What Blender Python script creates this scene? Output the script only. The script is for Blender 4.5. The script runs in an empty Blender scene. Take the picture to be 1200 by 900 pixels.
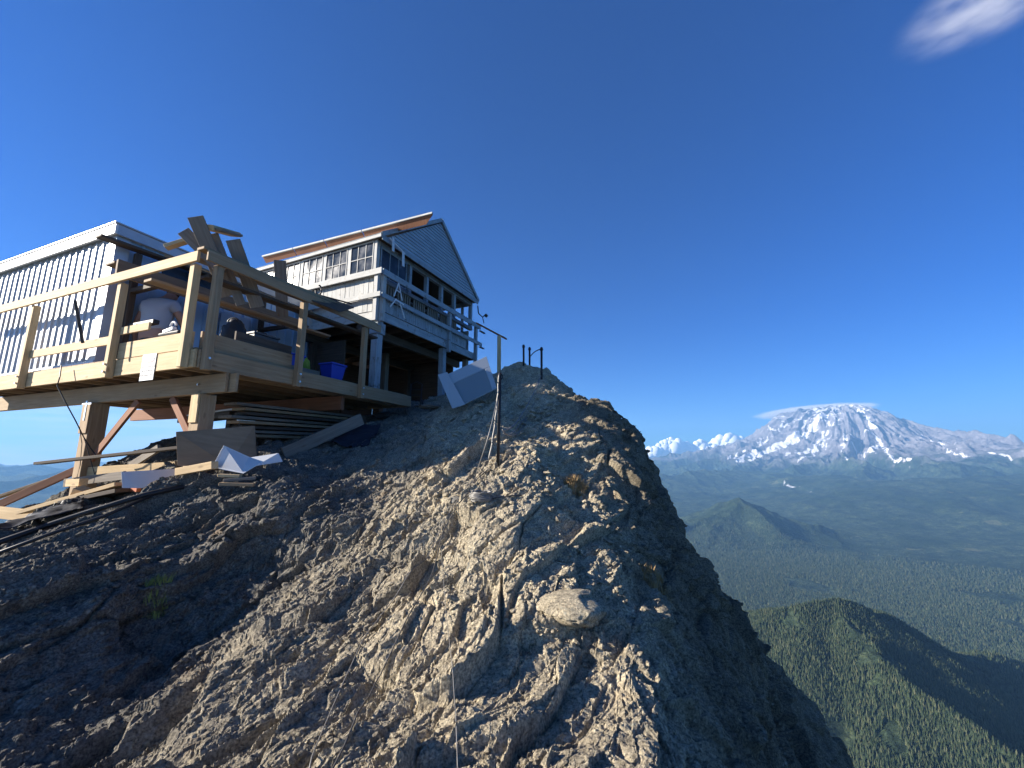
import bpy, bmesh, math, random
import numpy as np
from mathutils import Vector, Matrix
random.seed(7)
SC = bpy.context.scene
COL = SC.collection
R = math.radians

# ------------------------------------------------------------------ camera
PITCH = math.atan(85/480)
F = 480.0
cd = bpy.data.cameras.new('camera'); cam = bpy.data.objects.new('camera', cd); COL.objects.link(cam)
cd.sensor_width = 36; cd.lens = F*36/1200; cd.clip_start = 0.05; cd.clip_end = 200000
cam.rotation_euler = (math.pi/2+PITCH, 0, 0); cam.location = (0, 0, 0)
SC.camera = cam

# ------------------------------------------------------------------ light
SUN_AZ, SUN_EL = 265.0, 21.0          # clockwise from the view direction (+Y)
SUN_DIR = Vector((math.sin(R(SUN_AZ))*math.cos(R(SUN_EL)), math.cos(R(SUN_AZ))*math.cos(R(SUN_EL)), math.sin(R(SUN_EL))))
ld = bpy.data.lights.new('sun', 'SUN'); ld.energy = 5.0; ld.angle = R(0.53); ld.color = (1.0, .92, .80)
lo = bpy.data.objects.new('sun', ld); COL.objects.link(lo)
lo.rotation_euler = SUN_DIR.to_track_quat('Z', 'Y').to_euler()

SC.view_settings.view_transform = 'Standard'; SC.view_settings.look = 'None'
SC.view_settings.exposure = 1.75; SC.view_settings.gamma = 1.0
SC.cycles.use_denoising = True
SC.cycles.volume_bounces = 0
SC.cycles.max_bounces = 6; SC.cycles.diffuse_bounces = 3; SC.cycles.transparent_max_bounces = 24

w = bpy.data.worlds.new('World'); SC.world = w; w.use_nodes = True
wt = w.node_tree; wt.nodes.clear()
def wn(t, **k):
    n = wt.nodes.new(t)
    for a, b in k.items(): setattr(n, a, b)
    return n
out = wn('ShaderNodeOutputWorld'); bg = wn('ShaderNodeBackground'); bg.inputs[1].default_value = 0.05
sky = wn('ShaderNodeTexSky', sky_type='NISHITA', sun_disc=False, sun_elevation=R(SUN_EL), sun_rotation=R(SUN_AZ), altitude=1700, air_density=1.0, dust_density=0.1, ozone_density=3.0)
hs = wn('ShaderNodeHueSaturation'); hs.inputs['Saturation'].default_value = 1.42; hs.inputs['Hue'].default_value = 0.506
# high streaky cirrus close to the left horizon
tc = wn('ShaderNodeTexCoord'); sp = wn('ShaderNodeSeparateXYZ'); wt.links.new(tc.outputs['Generated'], sp.inputs[0])
mp = wn('ShaderNodeMapping'); mp.inputs['Scale'].default_value = (2.2, 2.2, 26); wt.links.new(tc.outputs['Generated'], mp.inputs[0])
nz = wn('ShaderNodeTexNoise'); nz.inputs['Scale'].default_value = 1.6; nz.inputs['Detail'].default_value = 5; nz.inputs['Distortion'].default_value = .5
wt.links.new(mp.outputs[0], nz.inputs['Vector'])
r1 = wn('ShaderNodeMapRange'); r1.inputs[1].default_value = .32; r1.inputs[2].default_value = .56; wt.links.new(nz.outputs[0], r1.inputs[0])
rz = wn('ShaderNodeMapRange', interpolation_type='SMOOTHSTEP'); rz.inputs[1].default_value = .16; rz.inputs[2].default_value = .03; wt.links.new(sp.outputs['Z'], rz.inputs[0])
rx = wn('ShaderNodeMapRange', interpolation_type='SMOOTHSTEP'); rx.inputs[1].default_value = -.2; rx.inputs[2].default_value = -.62; wt.links.new(sp.outputs['X'], rx.inputs[0])
m1 = wn('ShaderNodeMath', operation='MULTIPLY'); wt.links.new(rz.outputs[0], m1.inputs[0]); wt.links.new(rx.outputs[0], m1.inputs[1])
m2 = wn('ShaderNodeMath', operation='MULTIPLY'); wt.links.new(m1.outputs[0], m2.inputs[0]); wt.links.new(r1.outputs[0], m2.inputs[1])
m3 = wn('ShaderNodeMath', operation='MULTIPLY'); wt.links.new(m2.outputs[0], m3.inputs[0]); m3.inputs[1].default_value = 1.0
mx = wn('ShaderNodeMix', data_type='RGBA'); wt.links.new(m3.outputs[0], mx.inputs[0])
wt.links.new(sky.outputs[0], hs.inputs['Color']); tn = wn('ShaderNodeMix', data_type='RGBA', blend_type='MULTIPLY'); tn.inputs[0].default_value = 1; tn.inputs[7].default_value = (.27, .56, .90, 1); wt.links.new(hs.outputs[0], tn.inputs[6]); wt.links.new(tn.outputs[2], mx.inputs[6]); mx.inputs[7].default_value = (6.0, 6.0, 6.1, 1)
wt.links.new(mx.outputs[2], bg.inputs[0]); wt.links.new(bg.outputs[0], out.inputs[0])

# ------------------------------------------------------------------ helpers
cp, sp_ = math.cos(PITCH), math.sin(PITCH)
def P(px, py, Y):
    """point of the photograph (1200x900) lying at forward distance Y"""
    v = (450-py)/F; k = Y/(cp - v*sp_)
    return Vector(((px-600)/F*k, Y, (sp_+v*cp)*k))
def tag(o, label=None, cat=None, group=None, kind=None):
    if label: o['label'] = label
    if cat: o['category'] = cat
    if group: o['group'] = group
    if kind: o['kind'] = kind
    return o
def link_mesh(name, me, mat=None, parent=None):
    o = bpy.data.objects.new(name, me); COL.objects.link(o)
    if mat: me.materials.append(mat)
    if parent: o.parent = parent
    return o
def np_mesh(name, V, Fq, smooth=False):
    me = bpy.data.meshes.new(name)
    V = np.ascontiguousarray(V, dtype=np.float32); Fq = np.ascontiguousarray(Fq, dtype=np.int32)
    n = Fq.shape[1]
    me.vertices.add(len(V)); me.vertices.foreach_set('co', V.ravel())
    me.loops.add(Fq.size); me.loops.foreach_set('vertex_index', Fq.ravel())
    me.polygons.add(len(Fq)); me.polygons.foreach_set('loop_start', np.arange(0, Fq.size, n, dtype=np.int32))
    me.polygons.foreach_set('use_smooth', np.full(len(Fq), smooth))
    me.update(); me.validate()
    return me
def grid_faces(nr, nc):
    i = np.arange(nr*nc).reshape(nr, nc)
    return np.stack([i[:-1, :-1].ravel(), i[:-1, 1:].ravel(), i[1:, 1:].ravel(), i[1:, :-1].ravel()], 1)
def attr(me, name, arr):
    a = me.attributes.new(name, 'FLOAT', 'POINT'); a.data.foreach_set('value', np.ascontiguousarray(arr, dtype=np.float32).ravel())
# --- numpy noise
def h3(ix, iy, iz, seed):
    with np.errstate(over='ignore'):
        h = (ix.astype(np.uint32)*np.uint32(374761393) + iy.astype(np.uint32)*np.uint32(668265263) + iz.astype(np.uint32)*np.uint32(2147483647) + np.uint32(seed*9176+11)*np.uint32(1274126177))
        h = (h ^ (h >> np.uint32(13)))*np.uint32(1274126177); h = (h ^ (h >> np.uint32(16)))*np.uint32(2246822519)
        h = h ^ (h >> np.uint32(15))
    return (h & np.uint32(0xffffff)).astype(np.float32)/np.float32(0xffffff)
def vnoise(p, seed=0):
    """gradient-free value noise in [-1,1]; p (n,3)"""
    f = np.floor(p); i = f.astype(np.int64); t = (p-f).astype(np.float32); t = t*t*t*(t*(t*6-15)+10)
    res = 0
    for dx in (0, 1):
        wx = t[:, 0] if dx else 1-t[:, 0]
        for dy in (0, 1):
            wy = t[:, 1] if dy else 1-t[:, 1]
            for dz in (0, 1):
                wz = t[:, 2] if dz else 1-t[:, 2]
                res = res + wx*wy*wz*h3(i[:, 0]+dx, i[:, 1]+dy, i[:, 2]+dz, seed)
    return res*2-1
def fbm(p, octs, seed=0, gain=.5, lac=2.03, ridged=False):
    s = 0; a = 1; tot = 0
    for k in range(octs):
        n = vnoise(p, seed+k*17)
        if ridged: n = 1-2*np.abs(n)
        s = s + a*n; tot += a; a *= gain; p = p*lac+13.7
    return s/tot
def facets(p, seed=0, tilt=.8):
    """broken-stone displacement: nearest jittered cell in 3D gives a height and a tilted plane; also the distance to the cell edge"""
    f = np.floor(p); i = f.astype(np.int64)
    best = np.full(len(p), 9., np.float32); second = best.copy(); val = np.zeros(len(p), np.float32)
    for dx in (-1, 0, 1):
        for dy in (-1, 0, 1):
            for dz in (-1, 0, 1):
                a, b, c = i[:, 0]+dx, i[:, 1]+dy, i[:, 2]+dz
                h1 = h3(a, b, c, seed); h2 = h3(a, b, c, seed+1); h4 = h3(a, b, c, seed+2)
                d0 = (p[:, 0]-a-h1).astype(np.float32); d1 = (p[:, 1]-b-h2).astype(np.float32); d2 = (p[:, 2]-c-h4).astype(np.float32)
                d = d0*d0+d1*d1+d2*d2
                hv = (h1*7.31) % 1; hw = (h2*5.77) % 1; hu = (h4*9.13) % 1
                vv = .55*(hv-.5) + tilt*((hw-.5)*2*d0+(hu-.5)*2*d1+((hv*3.3) % 1-.5)*2*d2)
                m = d < best
                second = np.where(m, best, np.minimum(second, d)); val = np.where(m, vv, val); best = np.where(m, d, best)
    e = np.sqrt(second)-np.sqrt(best); t = np.clip(e/.05, 0, 1)
    return val*t*t*(3-2*t), e
# --- materials
def mat(name, base, rough=.8, metal=0, spec=None):
    m = bpy.data.materials.new(name); m.use_nodes = True
    b = m.node_tree.nodes['Principled BSDF']; b.inputs['Base Color'].default_value = (*base, 1); b.inputs['Roughness'].default_value = rough; b.inputs['Metallic'].default_value = metal
    if spec is not None: b.inputs['Specular IOR Level'].default_value = spec
    return m
class NT:
    def __init__(s, m): s.t = m.node_tree; s.b = s.t.nodes.get('Principled BSDF')
    def n(s, t, **k):
        x = s.t.nodes.new(t)
        for a, b in k.items():
            if a.startswith('i_'): x.inputs[int(a[2:])].default_value = b
            else: setattr(x, a, b)
        return x
    def l(s, a, b): s.t.links.new(a, b)
    def noise(s, vec, scale, detail=4, rough=.5, dist=0):
        x = s.n('ShaderNodeTexNoise'); x.inputs['Scale'].default_value = scale; x.inputs['Detail'].default_value = detail; x.inputs['Roughness'].default_value = rough; x.inputs['Distortion'].default_value = dist
        s.l(vec, x.inputs['Vector']); return x.outputs[0]
    def ramp(s, fac, stops):
        x = s.n('ShaderNodeValToRGB'); e = x.color_ramp.elements
        while len(e) < len(stops): e.new(.5)
        for k, (p, c) in enumerate(stops): e[k].position = p; e[k].color = (*c, 1) if len(c) == 3 else c
        s.l(fac, x.inputs[0]); return x.outputs[0]
    def mr(s, v, a, b, c=0, d=1):
        x = s.n('ShaderNodeMapRange'); s.l(v, x.inputs[0])
        for k, q in enumerate((a, b, c, d)): x.inputs[k+1].default_value = q
        return x.outputs[0]
    def mix(s, f, a, b, mode='MIX'):
        x = s.n('ShaderNodeMix', data_type='RGBA', blend_type=mode)
        for k, q in ((0, f), (6, a), (7, b)):
            if isinstance(q, (int, float)): x.inputs[k].default_value = q
            elif isinstance(q, tuple): x.inputs[k].default_value = (*q, 1)
            else: s.l(q, x.inputs[k])
        return x.outputs[2]
    def math(s, op, a, b=0):
        x = s.n('ShaderNodeMath', operation=op)
        for k, q in ((0, a), (1, b)):
            if isinstance(q, (int, float)): x.inputs[k].default_value = q
            else: s.l(q, x.inputs[k])
        return x.outputs[0]
    def bump(s, h, strength=.5, dist=.02, normal=None):
        x = s.n('ShaderNodeBump'); x.inputs['Strength'].default_value = strength; x.inputs['Distance'].default_value = dist; s.l(h, x.inputs['Height'])
        if normal is not None: s.l(normal, x.inputs['Normal'])
        return x.outputs[0]

# ------------------------------------------------------------------ rock summit
def P3(l): return [tuple(P(*q)) for q in l]
CP = []
CP += P3([(600,900,2.0),(600,850,2.25),(600,800,2.55),(600,750,2.85),(600,700,3.25),(600,650,3.65),(600,600,4.2),(600,560,4.7),(600,540,5.0),(600,520,5.7),(600,500,6.6),(600,480,7.6),(600,460,8.6),(606,440,9.6),(612,427,10.2)])
CP += P3([(450,900,2.1),(450,800,2.75),(450,700,3.6),(450,650,4.1),(450,600,4.8),(450,560,5.4),(450,530,6.3),(470,500,7.8),(480,490,8.6)])
CP += P3([(300,900,2.2),(300,800,2.85),(300,664,4.5),(310,620,4.6),(300,585,5.0),(330,555,5.6),(400,545,6.0),(380,570,5.5)])
CP += P3([(150,900,2.35),(150,850,2.75),(130,800,3.4),(150,768,3.7),(120,700,3.63),(240,700,4.15),(150,650,4.05),(150,600,4.9),(190,572,5.3),(240,650,4.45),(200,735,3.9),(300,740,3.3)])
CP += P3([(0,900,2.45),(0,860,2.75),(0,800,3.0),(0,750,3.22),(0,700,3.38),(0,655,3.95),(0,636,4.5),(60,615,5.1),(60,735,3.42)])
CP += P3([(-200,900,2.6),(-200,800,3.0),(-200,700,3.4),(-200,660,4.4),(-500,720,3.6),(-500,900,2.6)])
CP += P3([(700,900,2.05),(700,800,2.6),(700,750,2.9),(700,700,3.3),(700,650,3.75),(700,600,4.4),(700,570,4.9),(690,540,5.4),(680,520,5.9),(670,500,6.6),(660,480,7.5),(650,460,8.6),(655,445,9.6)])
CP += P3([(735,700,3.3),(762,750,2.95),(790,820,2.5),(815,900,2.1)])
CP += P3([(740,600,4.6),(735,560,5.2),(725,520,6.0),(765,560,5.6),(790,606,5.5),(835,690,5.3),(870,745,5.1),(900,820,4.7),(925,880,4.3),(935,930,4.1)])
CP += P3([(770,680,3.9),(800,740,3.4),(850,820,3.3),(860,900,2.8),(800,640,4.6)])
CP += P3([(735,492,7.2),(700,480,8.0),(752,525,6.3)])
CP += P3([(840,700,9.6),(870,740,9.2),(936,812,8.7),(1002,905,8.2)])
CP += P3([(200,512,8.5),(150,524,8.5),(108,544,8.5),(40,588,8.5),(0,606,8.5),(-150,640,8.5)])
CP += P3([(150,574,6.4),(60,607,6.6),(0,622,6.8),(250,540,6.6),(330,515,7.4),(420,500,8.4)])
CP += [(-.2,.8,-1.5),(-1.5,.8,-1.6),(1,.8,-1.7),(0,-1,-1.6),(-2,-1,-1.9),(2,-1,-2.6),(0,-4,-2.2),(-4,-3,-3),(-4,.5,-2.3),(3,1,-3.6),(3.6,3,-4.2),(4.2,5.,-4.6),(5,0,-7)]
CP += [(2.9,6.4,-2.3),(2.9,7.5,-1.6),(3.6,8.2,-2.5),(2.6,9.2,-.6),(1.5,10.5,1.0),(2.6,11.3,-1.5),(0.4,11.2,1.5),(.3,13,-.2),(-1,12,1.5),(-2.5,12,1.3),(-3,14,-.5),(-2,10,1.25),(-3,9.5,.95),(-4,10.5,.7)]
CP += [(-6,10.5,.1),(-7,12,-1.2),(-9,10,-1.8),(-5,14,-1.4),(-10,7,-2.8),(5,9.6,-4.0),(6.5,10.,-6.2),(4,11.5,-4),(7,8,-8.5),(6.5,6,-9),(-9,3,-3.2),(-7,0,-4.)]
CP = np.array(CP, dtype=np.float64)
def tps(pts, lam=.02):
    n = len(pts); xy = pts[:, :2]
    d = np.sqrt(((xy[:, None]-xy[None])**2).sum(2)); K = d   # biharmonic-ish linear kernel mixed with tps
    K = np.where(d > 0, d*d*np.log(np.maximum(d, 1e-9)), 0)
    A = np.zeros((n+3, n+3)); A[:n, :n] = K + lam*np.eye(n); A[:n, n] = 1; A[:n, n+1:] = xy; A[n, :n] = 1; A[n+1:, :n] = xy.T
    b = np.zeros(n+3); b[:n] = pts[:, 2]
    return np.linalg.solve(A, b)
TW = tps(CP)
def rock_z(x, y):
    x = np.asarray(x, dtype=np.float64); y = np.asarray(y, dtype=np.float64); sh = x.shape; x = x.ravel(); y = y.ravel(); n = len(CP); o = np.empty(len(x))
    for s in range(0, len(x), 60000):
        xs, ys = x[s:s+60000], y[s:s+60000]
        d2 = (xs[:, None]-CP[:, 0])**2 + (ys[:, None]-CP[:, 1])**2
        o[s:s+60000] = (0.5*d2*np.log(np.maximum(d2, 1e-12)))@TW[:n] + TW[n]+TW[n+1]*xs+TW[n+2]*ys
    r = np.hypot(x, y-3)
    far = -4-1.25*(r-9)
    t = np.clip((r-8.5)/5, 0, 1); t = t*t*(3-2*t)
    # only the sides that fall away are blended
    return (o*(1-t)+np.minimum(far, o)*t).reshape(sh)
def gz(x, y): return float(rock_z(np.array([x]), np.array([y]))[0])

def rock_noise(p, X, Y):
    """displacement along the normal in metres"""
    p = p.astype(np.float32)
    # foliation frame: streaks run away from the viewer and to the right
    a = np.array([.52, .80, .30]); a /= np.linalg.norm(a); b = np.array([-.8, .55, -.1]); b -= a*(a@b); b /= np.linalg.norm(b); c = np.cross(a, b)
    q = np.stack([p@a, p@b, p@c], 1).astype(np.float32)
    wv = vnoise(p*1.3, 91)[:, None]*np.array([.35, .15, .1])+vnoise(p*1.1+5, 92)[:, None]*np.array([.1, .3, .2])
    q = q+.4*wv.astype(np.float32)
    strat = np.clip((1.1-X)/1.2, 0, 1); left = np.clip((-X-1.8)/1.2, 0, 1)          # foliated on the left rib, blocky on the ridge
    right = np.clip((X-.9)/.8, 0, 1)
    d = .10*fbm(p*.8, 2, 3)
    f1, e1 = facets(q*np.array([.9, 2.6, 2.6], np.float32), 5)
    f2, e2 = facets(q*np.array([2.4, 6.5, 6.5], np.float32), 9)
    f3, e3 = facets(q*np.array([5.5, 15, 15], np.float32), 13)
    g1, k1 = facets(p*1.7+wv.astype(np.float32), 21)
    g2, k2 = facets(p*4.3+wv.astype(np.float32)*2, 25)
    g3, k3 = facets(p*11.0, 29, .9); g4, k4 = facets(p*27.0, 33, .9)
    d += (.13*f1*(1+.6*left)+.055*f2+.020*f3)*(.45+.55*strat)
    d += (.13*g1*(.6+.7*right)+.055*g2)*(1-.62*strat)
    d += .016*g3*(.4+1.0*np.clip(.5+fbm(p*1.2, 2, 60), 0, 1))+.008*g4
    d -= .022*np.clip(.12-e1, 0, .12)/.12*(.3+.7*strat)+.03*np.clip(.10-k1, 0, .1)/.1*(1-strat)
    d += .007*fbm(p*9, 4, 40, .6, ridged=True)
    return d
az1 = np.linspace(R(-62), R(62), 1150); 
azs = np.concatenate([np.linspace(R(-180), R(-63), 60), az1, np.linspace(R(63), R(180), 60)])
rr = np.concatenate([np.linspace(.15, 1.2, 30), 1.25*np.exp(np.linspace(0, math.log(13.5/1.25), 820)), np.linspace(13.9, 26, 24)])
A_, R_ = np.meshgrid(azs, rr)
X = (R_*np.sin(A_)); Y = (R_*np.cos(A_))
Z = rock_z(X, Y)
V = np.stack([X, Y, Z], 2)
dr = np.gradient(V, axis=0); da = np.gradient(V, axis=1)
N = np.cross(da, dr); N /= np.maximum(np.linalg.norm(N, axis=2, keepdims=True), 1e-9); N[N[..., 2] < 0] *= -1
Vf = V.reshape(-1, 3); Nf = N.reshape(-1, 3)
D = np.empty(len(Vf), np.float32)
for s in range(0, len(Vf), 200000):
    D[s:s+200000] = rock_noise(Vf[s:s+200000], Vf[s:s+200000, 0], Vf[s:s+200000, 1])
Vd = Vf + Nf*D[:, None]
rock_me = np_mesh('rock_ridge', Vd, grid_faces(len(rr), len(azs)), smooth=False)
ROCKV = Vd.reshape(len(rr), len(azs), 3)
def ground(x, y):
    """height of the displaced rock near (x, y)"""
    a = math.atan2(x, y); r = math.hypot(x, y)
    j = int(np.argmin(np.abs(azs-a))); i = int(np.argmin(np.abs(rr-r)))
    i0, i1, j0, j1 = max(i-8, 0), i+9, max(j-8, 0), j+9
    sub = ROCKV[i0:i1, j0:j1].reshape(-1, 3); d = (sub[:, 0]-x)**2+(sub[:, 1]-y)**2
    return float(sub[np.argmin(d), 2])

def rock_material():
    m = mat('rock', (.3, .27, .22), .92, spec=.25); t = NT(m)
    tc = t.n('ShaderNodeTexCoord').outputs['Object']
    n1 = t.noise(tc, 1.1, 6, .6); n2 = t.noise(tc, 9, 8, .65); n3 = t.noise(tc, 60, 6, .75)
    base = t.ramp(n1, [(.3, (.19, .18, .168)), (.5, (.265, .25, .222)), (.7, (.34, .31, .26))])
    c2 = t.ramp(n2, [(.32, (.09, .088, .085)), (.47, (.235, .22, .195)), (.62, (.35, .33, .285)), (.75, (.50, .48, .42))])
    col = t.mix(.6, base, c2)
    sp = t.ramp(n3, [(.36, (.30, .30, .30)), (.5, (.95, .95, .95)), (.66, (1.7, 1.68, 1.6))])
    col = t.mix(1., col, sp, 'MULTIPLY')
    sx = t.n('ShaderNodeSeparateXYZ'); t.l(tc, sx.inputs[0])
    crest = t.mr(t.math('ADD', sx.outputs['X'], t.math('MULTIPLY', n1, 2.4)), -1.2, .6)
    col = t.mix(1., col, t.mix(crest, (.72, .71, .69), (2.0, 1.82, 1.47)), 'MULTIPLY')  # tan soil and grey rock; lit crest also lightened, gully shade painted darker
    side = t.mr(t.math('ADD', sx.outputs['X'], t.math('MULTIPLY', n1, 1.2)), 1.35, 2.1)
    col = t.mix(side, col, t.mix(1., col, (.42, .41, .40), 'MULTIPLY'))  # shade of the right flank painted into the rock colour
    # pale and dark lichen
    vo = t.n('ShaderNodeTexVoronoi'); vo.inputs['Scale'].default_value = 26; t.l(tc, vo.inputs['Vector'])
    l1 = t.mr(t.noise(tc, 3.2, 7, .7), .56, .66); l1 = t.math('MULTIPLY', l1, t.mr(vo.outputs['Distance'], .45, .2))
    col = t.mix(l1, col, (.40, .40, .33))
    l2 = t.mr(t.noise(tc, 4.5, 8, .75), .60, .68); col = t.mix(t.math('MULTIPLY', l2, .8), col, (.055, .055, .055))
    l3 = t.mr(t.noise(tc, 2.1, 6, .7), .6, .7); col = t.mix(t.math('MULTIPLY', l3, .45), col, (.34, .23, .13))
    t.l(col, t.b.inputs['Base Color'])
    b1 = t.bump(t.noise(tc, 14, 9, .75), 1., .045)
    mu = t.n('ShaderNodeTexVoronoi', feature='DISTANCE_TO_EDGE'); mu.inputs['Scale'].default_value = 22
    w_ = t.n('ShaderNodeVectorMath', operation='ADD'); t.l(tc, w_.inputs[0]); nn = t.n('ShaderNodeTexNoise'); nn.inputs['Scale'].default_value = 9; t.l(tc, nn.inputs['Vector']); t.l(nn.outputs['Color'], w_.inputs[1]); t.l(w_.outputs[0], mu.inputs['Vector'])
    b2 = t.bump(t.mr(mu.outputs['Distance'], 0, .09), .5, .012, b1)
    b3 = t.bump(n3, 1., .02, b2)
    t.l(b3, t.b.inputs['Normal'])
    return m
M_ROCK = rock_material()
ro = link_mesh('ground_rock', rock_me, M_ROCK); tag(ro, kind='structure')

# ------------------------------------------------------------------ far terrain
RC = P(985, 474, 18000)     # summit of the volcano
def seg_ridge(x, y, pts, sl, sr=None):
    """height under a crest polyline [(x,y,z)...]; slopes sl (left of travel) and sr (right)"""
    sr = sr or sl; best = np.full(x.shape, -1e9)
    for (x0, y0, z0), (x1, y1, z1) in zip(pts[:-1], pts[1:]):
        dx, dy = x1-x0, y1-y0; L2 = dx*dx+dy*dy; L = math.sqrt(L2)
        t = np.clip(((x-x0)*dx+(y-y0)*dy)/L2, 0, 1)
        ex = x-(x0+t*dx); ey = y-(y0+t*dy); d = np.hypot(ex, ey)
        side = (ex*dy-ey*dx) > 0      # right of travel
        s = np.where(side, sr, sl)
        best = np.maximum(best, z0+t*(z1-z0)-s*d)
    return best
def smax(a, b, k):
    h = np.clip(.5+.5*(a-b)/k, 0, 1); return b*(1-h)+a*h+k*h*(1-h)
def ridge_px(l): return [tuple(P(*q)) for q in l]
HILLS = [   # crest polylines from the photograph, real distances; (slope left, slope right, rounding)
    (ridge_px([(800,800,1500),(880,735,1480),(935,706,1490),(985,697,1500),(1050,733,1600),(1120,764,1680),(1200,777,1760),(1350,800,1900)]), .5, .66, 14),
    (ridge_px([(985,700,1490),(1010,742,1330),(1080,812,1130),(1150,862,1030),(1230,915,950)]), .62, .85, 12),
    (ridge_px([(760,640,5600),(800,612,5700),(835,596,5700),(866,582,6000),(884,583,6100),(905,594,6000),(950,612,5900),(1015,628,5750)]), .38, .5, 120),
    (ridge_px([(870,580,6000),(845,612,5500),(830,640,5000)]), .55, .6, 60),
    (ridge_px([(680,560,11000),(770,556,11500),(850,548,12500),(930,560,12500),(1000,583,11000),(1050,592,10300)]), .33, .38, 200),
    (ridge_px([(930,556,13500),(960,563,12200),(935,578,10500),(900,590,9300)]), .4, .45, 150),
    (ridge_px([(1060,566,13500),(1100,582,11500),(1160,600,9500),(1230,622,8000),(1350,640,7500)]), .28, .33, 200),
    (ridge_px([(1100,556,14500),(1200,566,13000),(1350,575,12000)]), .3, .35, 200),
    (ridge_px([(600,548,20000),(700,541,19000),(770,536,19000),(830,537,18500),(880,540,17500)]), .3, .35, 200),
    (ridge_px([(-400,572,16000),(-120,570,16000),(-30,571,15000),(15,567,15000),(40,573,14500),(110,590,12000)]), .25, .3, 200),
    (ridge_px([(-200,590,7000),(0,588,7000),(60,596,6500),(160,620,5500)]), .4, .4, 150),
]
prof_r = np.array([0, 450, 1000, 2300, 3000, 3900, 5000, 6500, 8000, 10000, 12500, 16000])
prof_z = np.array([2330, 2225, 2060, 1690, 1210, 520, 130, -180, -450, -760, -980, -1100.])
def terrain(x, y):
    sh = x.shape; x = x.ravel(); y = y.ravel()
    p = np.stack([x, y, x*0], 1)
    r = np.hypot(x, y)
    wx = fbm(p/1800, 4, 301)*350; wy = fbm(p/1800+7, 4, 302)*350
    mid = np.clip((r-2500)/3000, 0, 1)
    X_, Y_ = x+wx*mid, y+wy*mid
    val = -1085 + 40*fbm(p/900, 6, 310, .6) + 60*np.clip((r-5000)/8000, 0, 1)*fbm(p/2600, 4, 311, ridged=True)
    z = val
    # rolling forest country in the distance
    roll = -1085+ np.clip((r-6500)/6000, 0, 1)*(300+620*fbm(np.stack([X_, Y_, x*0], 1)/3600, 5, 320, .5, ridged=True))
    z = smax(z, roll, 80)
    nearw = 40*fbm(p/160, 4, 330)
    for k, (pts, sl, sr, kk) in enumerate(HILLS):
        if k < 2:
            zz = seg_ridge(x+fbm(p/260, 3, 340)*60, y+fbm(p/260+9, 3, 341)*60, pts, sl, sr) + 14*fbm(p/110, 3, 343) - 8
        else:
            zz = seg_ridge(X_, Y_, pts, sl, sr) + 140*fbm(p/900, 5, 350+k, .5, ridged=True) - 80
        z = smax(z, zz, kk)
    # the volcano
    dx, dy = x-RC.x, y-RC.y; rho = np.hypot(dx, dy); th = np.arctan2(dx, dy)
    # stretch to the viewer's right
    ux, uy = RC.y/math.hypot(RC.x, RC.y), -RC.x/math.hypot(RC.x, RC.y)
    s = (dx*ux+dy*uy)/np.maximum(rho, 1)
    g = 1+(np.interp(rho, [0, 1900, 3600, 6200, 9000], [.7, .62, .90, 1.14, 1.3])-1)*np.clip(s, 0, 1)
    re = rho/g
    base = np.interp(re, prof_r, prof_z)
    wth = th + .16*fbm(np.stack([dx/2600, dy/2600, x*0+3], 1), 3, 361)
    q = np.stack([np.sin(wth)*4.6, np.cos(wth)*4.6, np.log(rho+900)*.8], 1)
    cle = fbm(q, 4, 370, .55, 2.1, ridged=True)
    q2 = np.stack([dx/900, dy/900, x*0], 1)
    rough = fbm(q2, 6, 380, .55, ridged=True)
    env = np.interp(rho, [0, 700, 2500, 5000, 9000, 15000], [.15, .4, .8, 1., .9, 0])
    vol = base + env*(520*cle+300*rough) - 150
    # small rocky peak on the right shoulder
    lt = P(1123, 503, 19300)
    vol = np.maximum(vol, lt.z-.95*np.hypot(x-lt.x, y-lt.y)*(1+.3*rough))
    lt = P(1136, 508, 19400); vol = np.maximum(vol, lt.z-.8*np.hypot(x-lt.x, y-lt.y)*(1+.3*rough))
    z = smax(z, vol, 60)
    # the flank of the viewer's own mountain
    own = -22-1.02*(r-14) + 10*np.clip(r/300, 0, 1)*fbm(p/60, 3, 390)
    own = np.where(x < 0, own*(1-.25*np.clip(-x/np.maximum(r, 1), 0, 1)), own)
    z = smax(z, np.maximum(own, -3000), 40)
    z = np.where(r < 60, np.minimum(z, own), z)
    return z.reshape(sh), (cle*env).reshape(sh), (rough*env).reshape(sh), re.reshape(sh), s.reshape(sh)
azt = np.concatenate([np.linspace(R(-75), R(-35), 160), np.linspace(R(-34.8), R(13.9), 70), np.linspace(R(14), R(58), 980), np.linspace(R(58.3), R(75), 40)])
rt = np.concatenate([np.exp(np.linspace(math.log(14), math.log(780), 70)), np.exp(np.linspace(math.log(790), math.log(2600), 260)), np.exp(np.linspace(math.log(2615), math.log(13000), 330)), np.linspace(13050, 24500, 430), np.linspace(24700, 30500, 24)])
A_, R_ = np.meshgrid(azt, rt); X = R_*np.sin(A_); Y = R_*np.cos(A_)
Z, CLE, RGH, RE, SD = terrain(X, Y)
dr = np.gradient(np.stack([X, Y, Z], 2), axis=0); da = np.gradient(np.stack([X, Y, Z], 2), axis=1)
N = np.cross(da, dr); N /= np.maximum(np.linalg.norm(N, axis=2, keepdims=True), 1e-9); N[N[..., 2] < 0] *= -1
slope = 1-N[..., 2]
pf = np.stack([X.ravel(), Y.ravel(), Z.ravel()*1.0], 1)
nA = fbm(pf/700, 5, 401, .6).reshape(X.shape); nB = fbm(pf/220, 4, 402, .6).reshape(X.shape)
alt = Z + 160*nA + 60*nB
bare = np.clip((Z+380*nA+220*nB+330-260*CLE)/420, 0, 1)               # above the tree line
onvol = np.clip((9500-RE)/1500, 0, 1)
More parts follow.
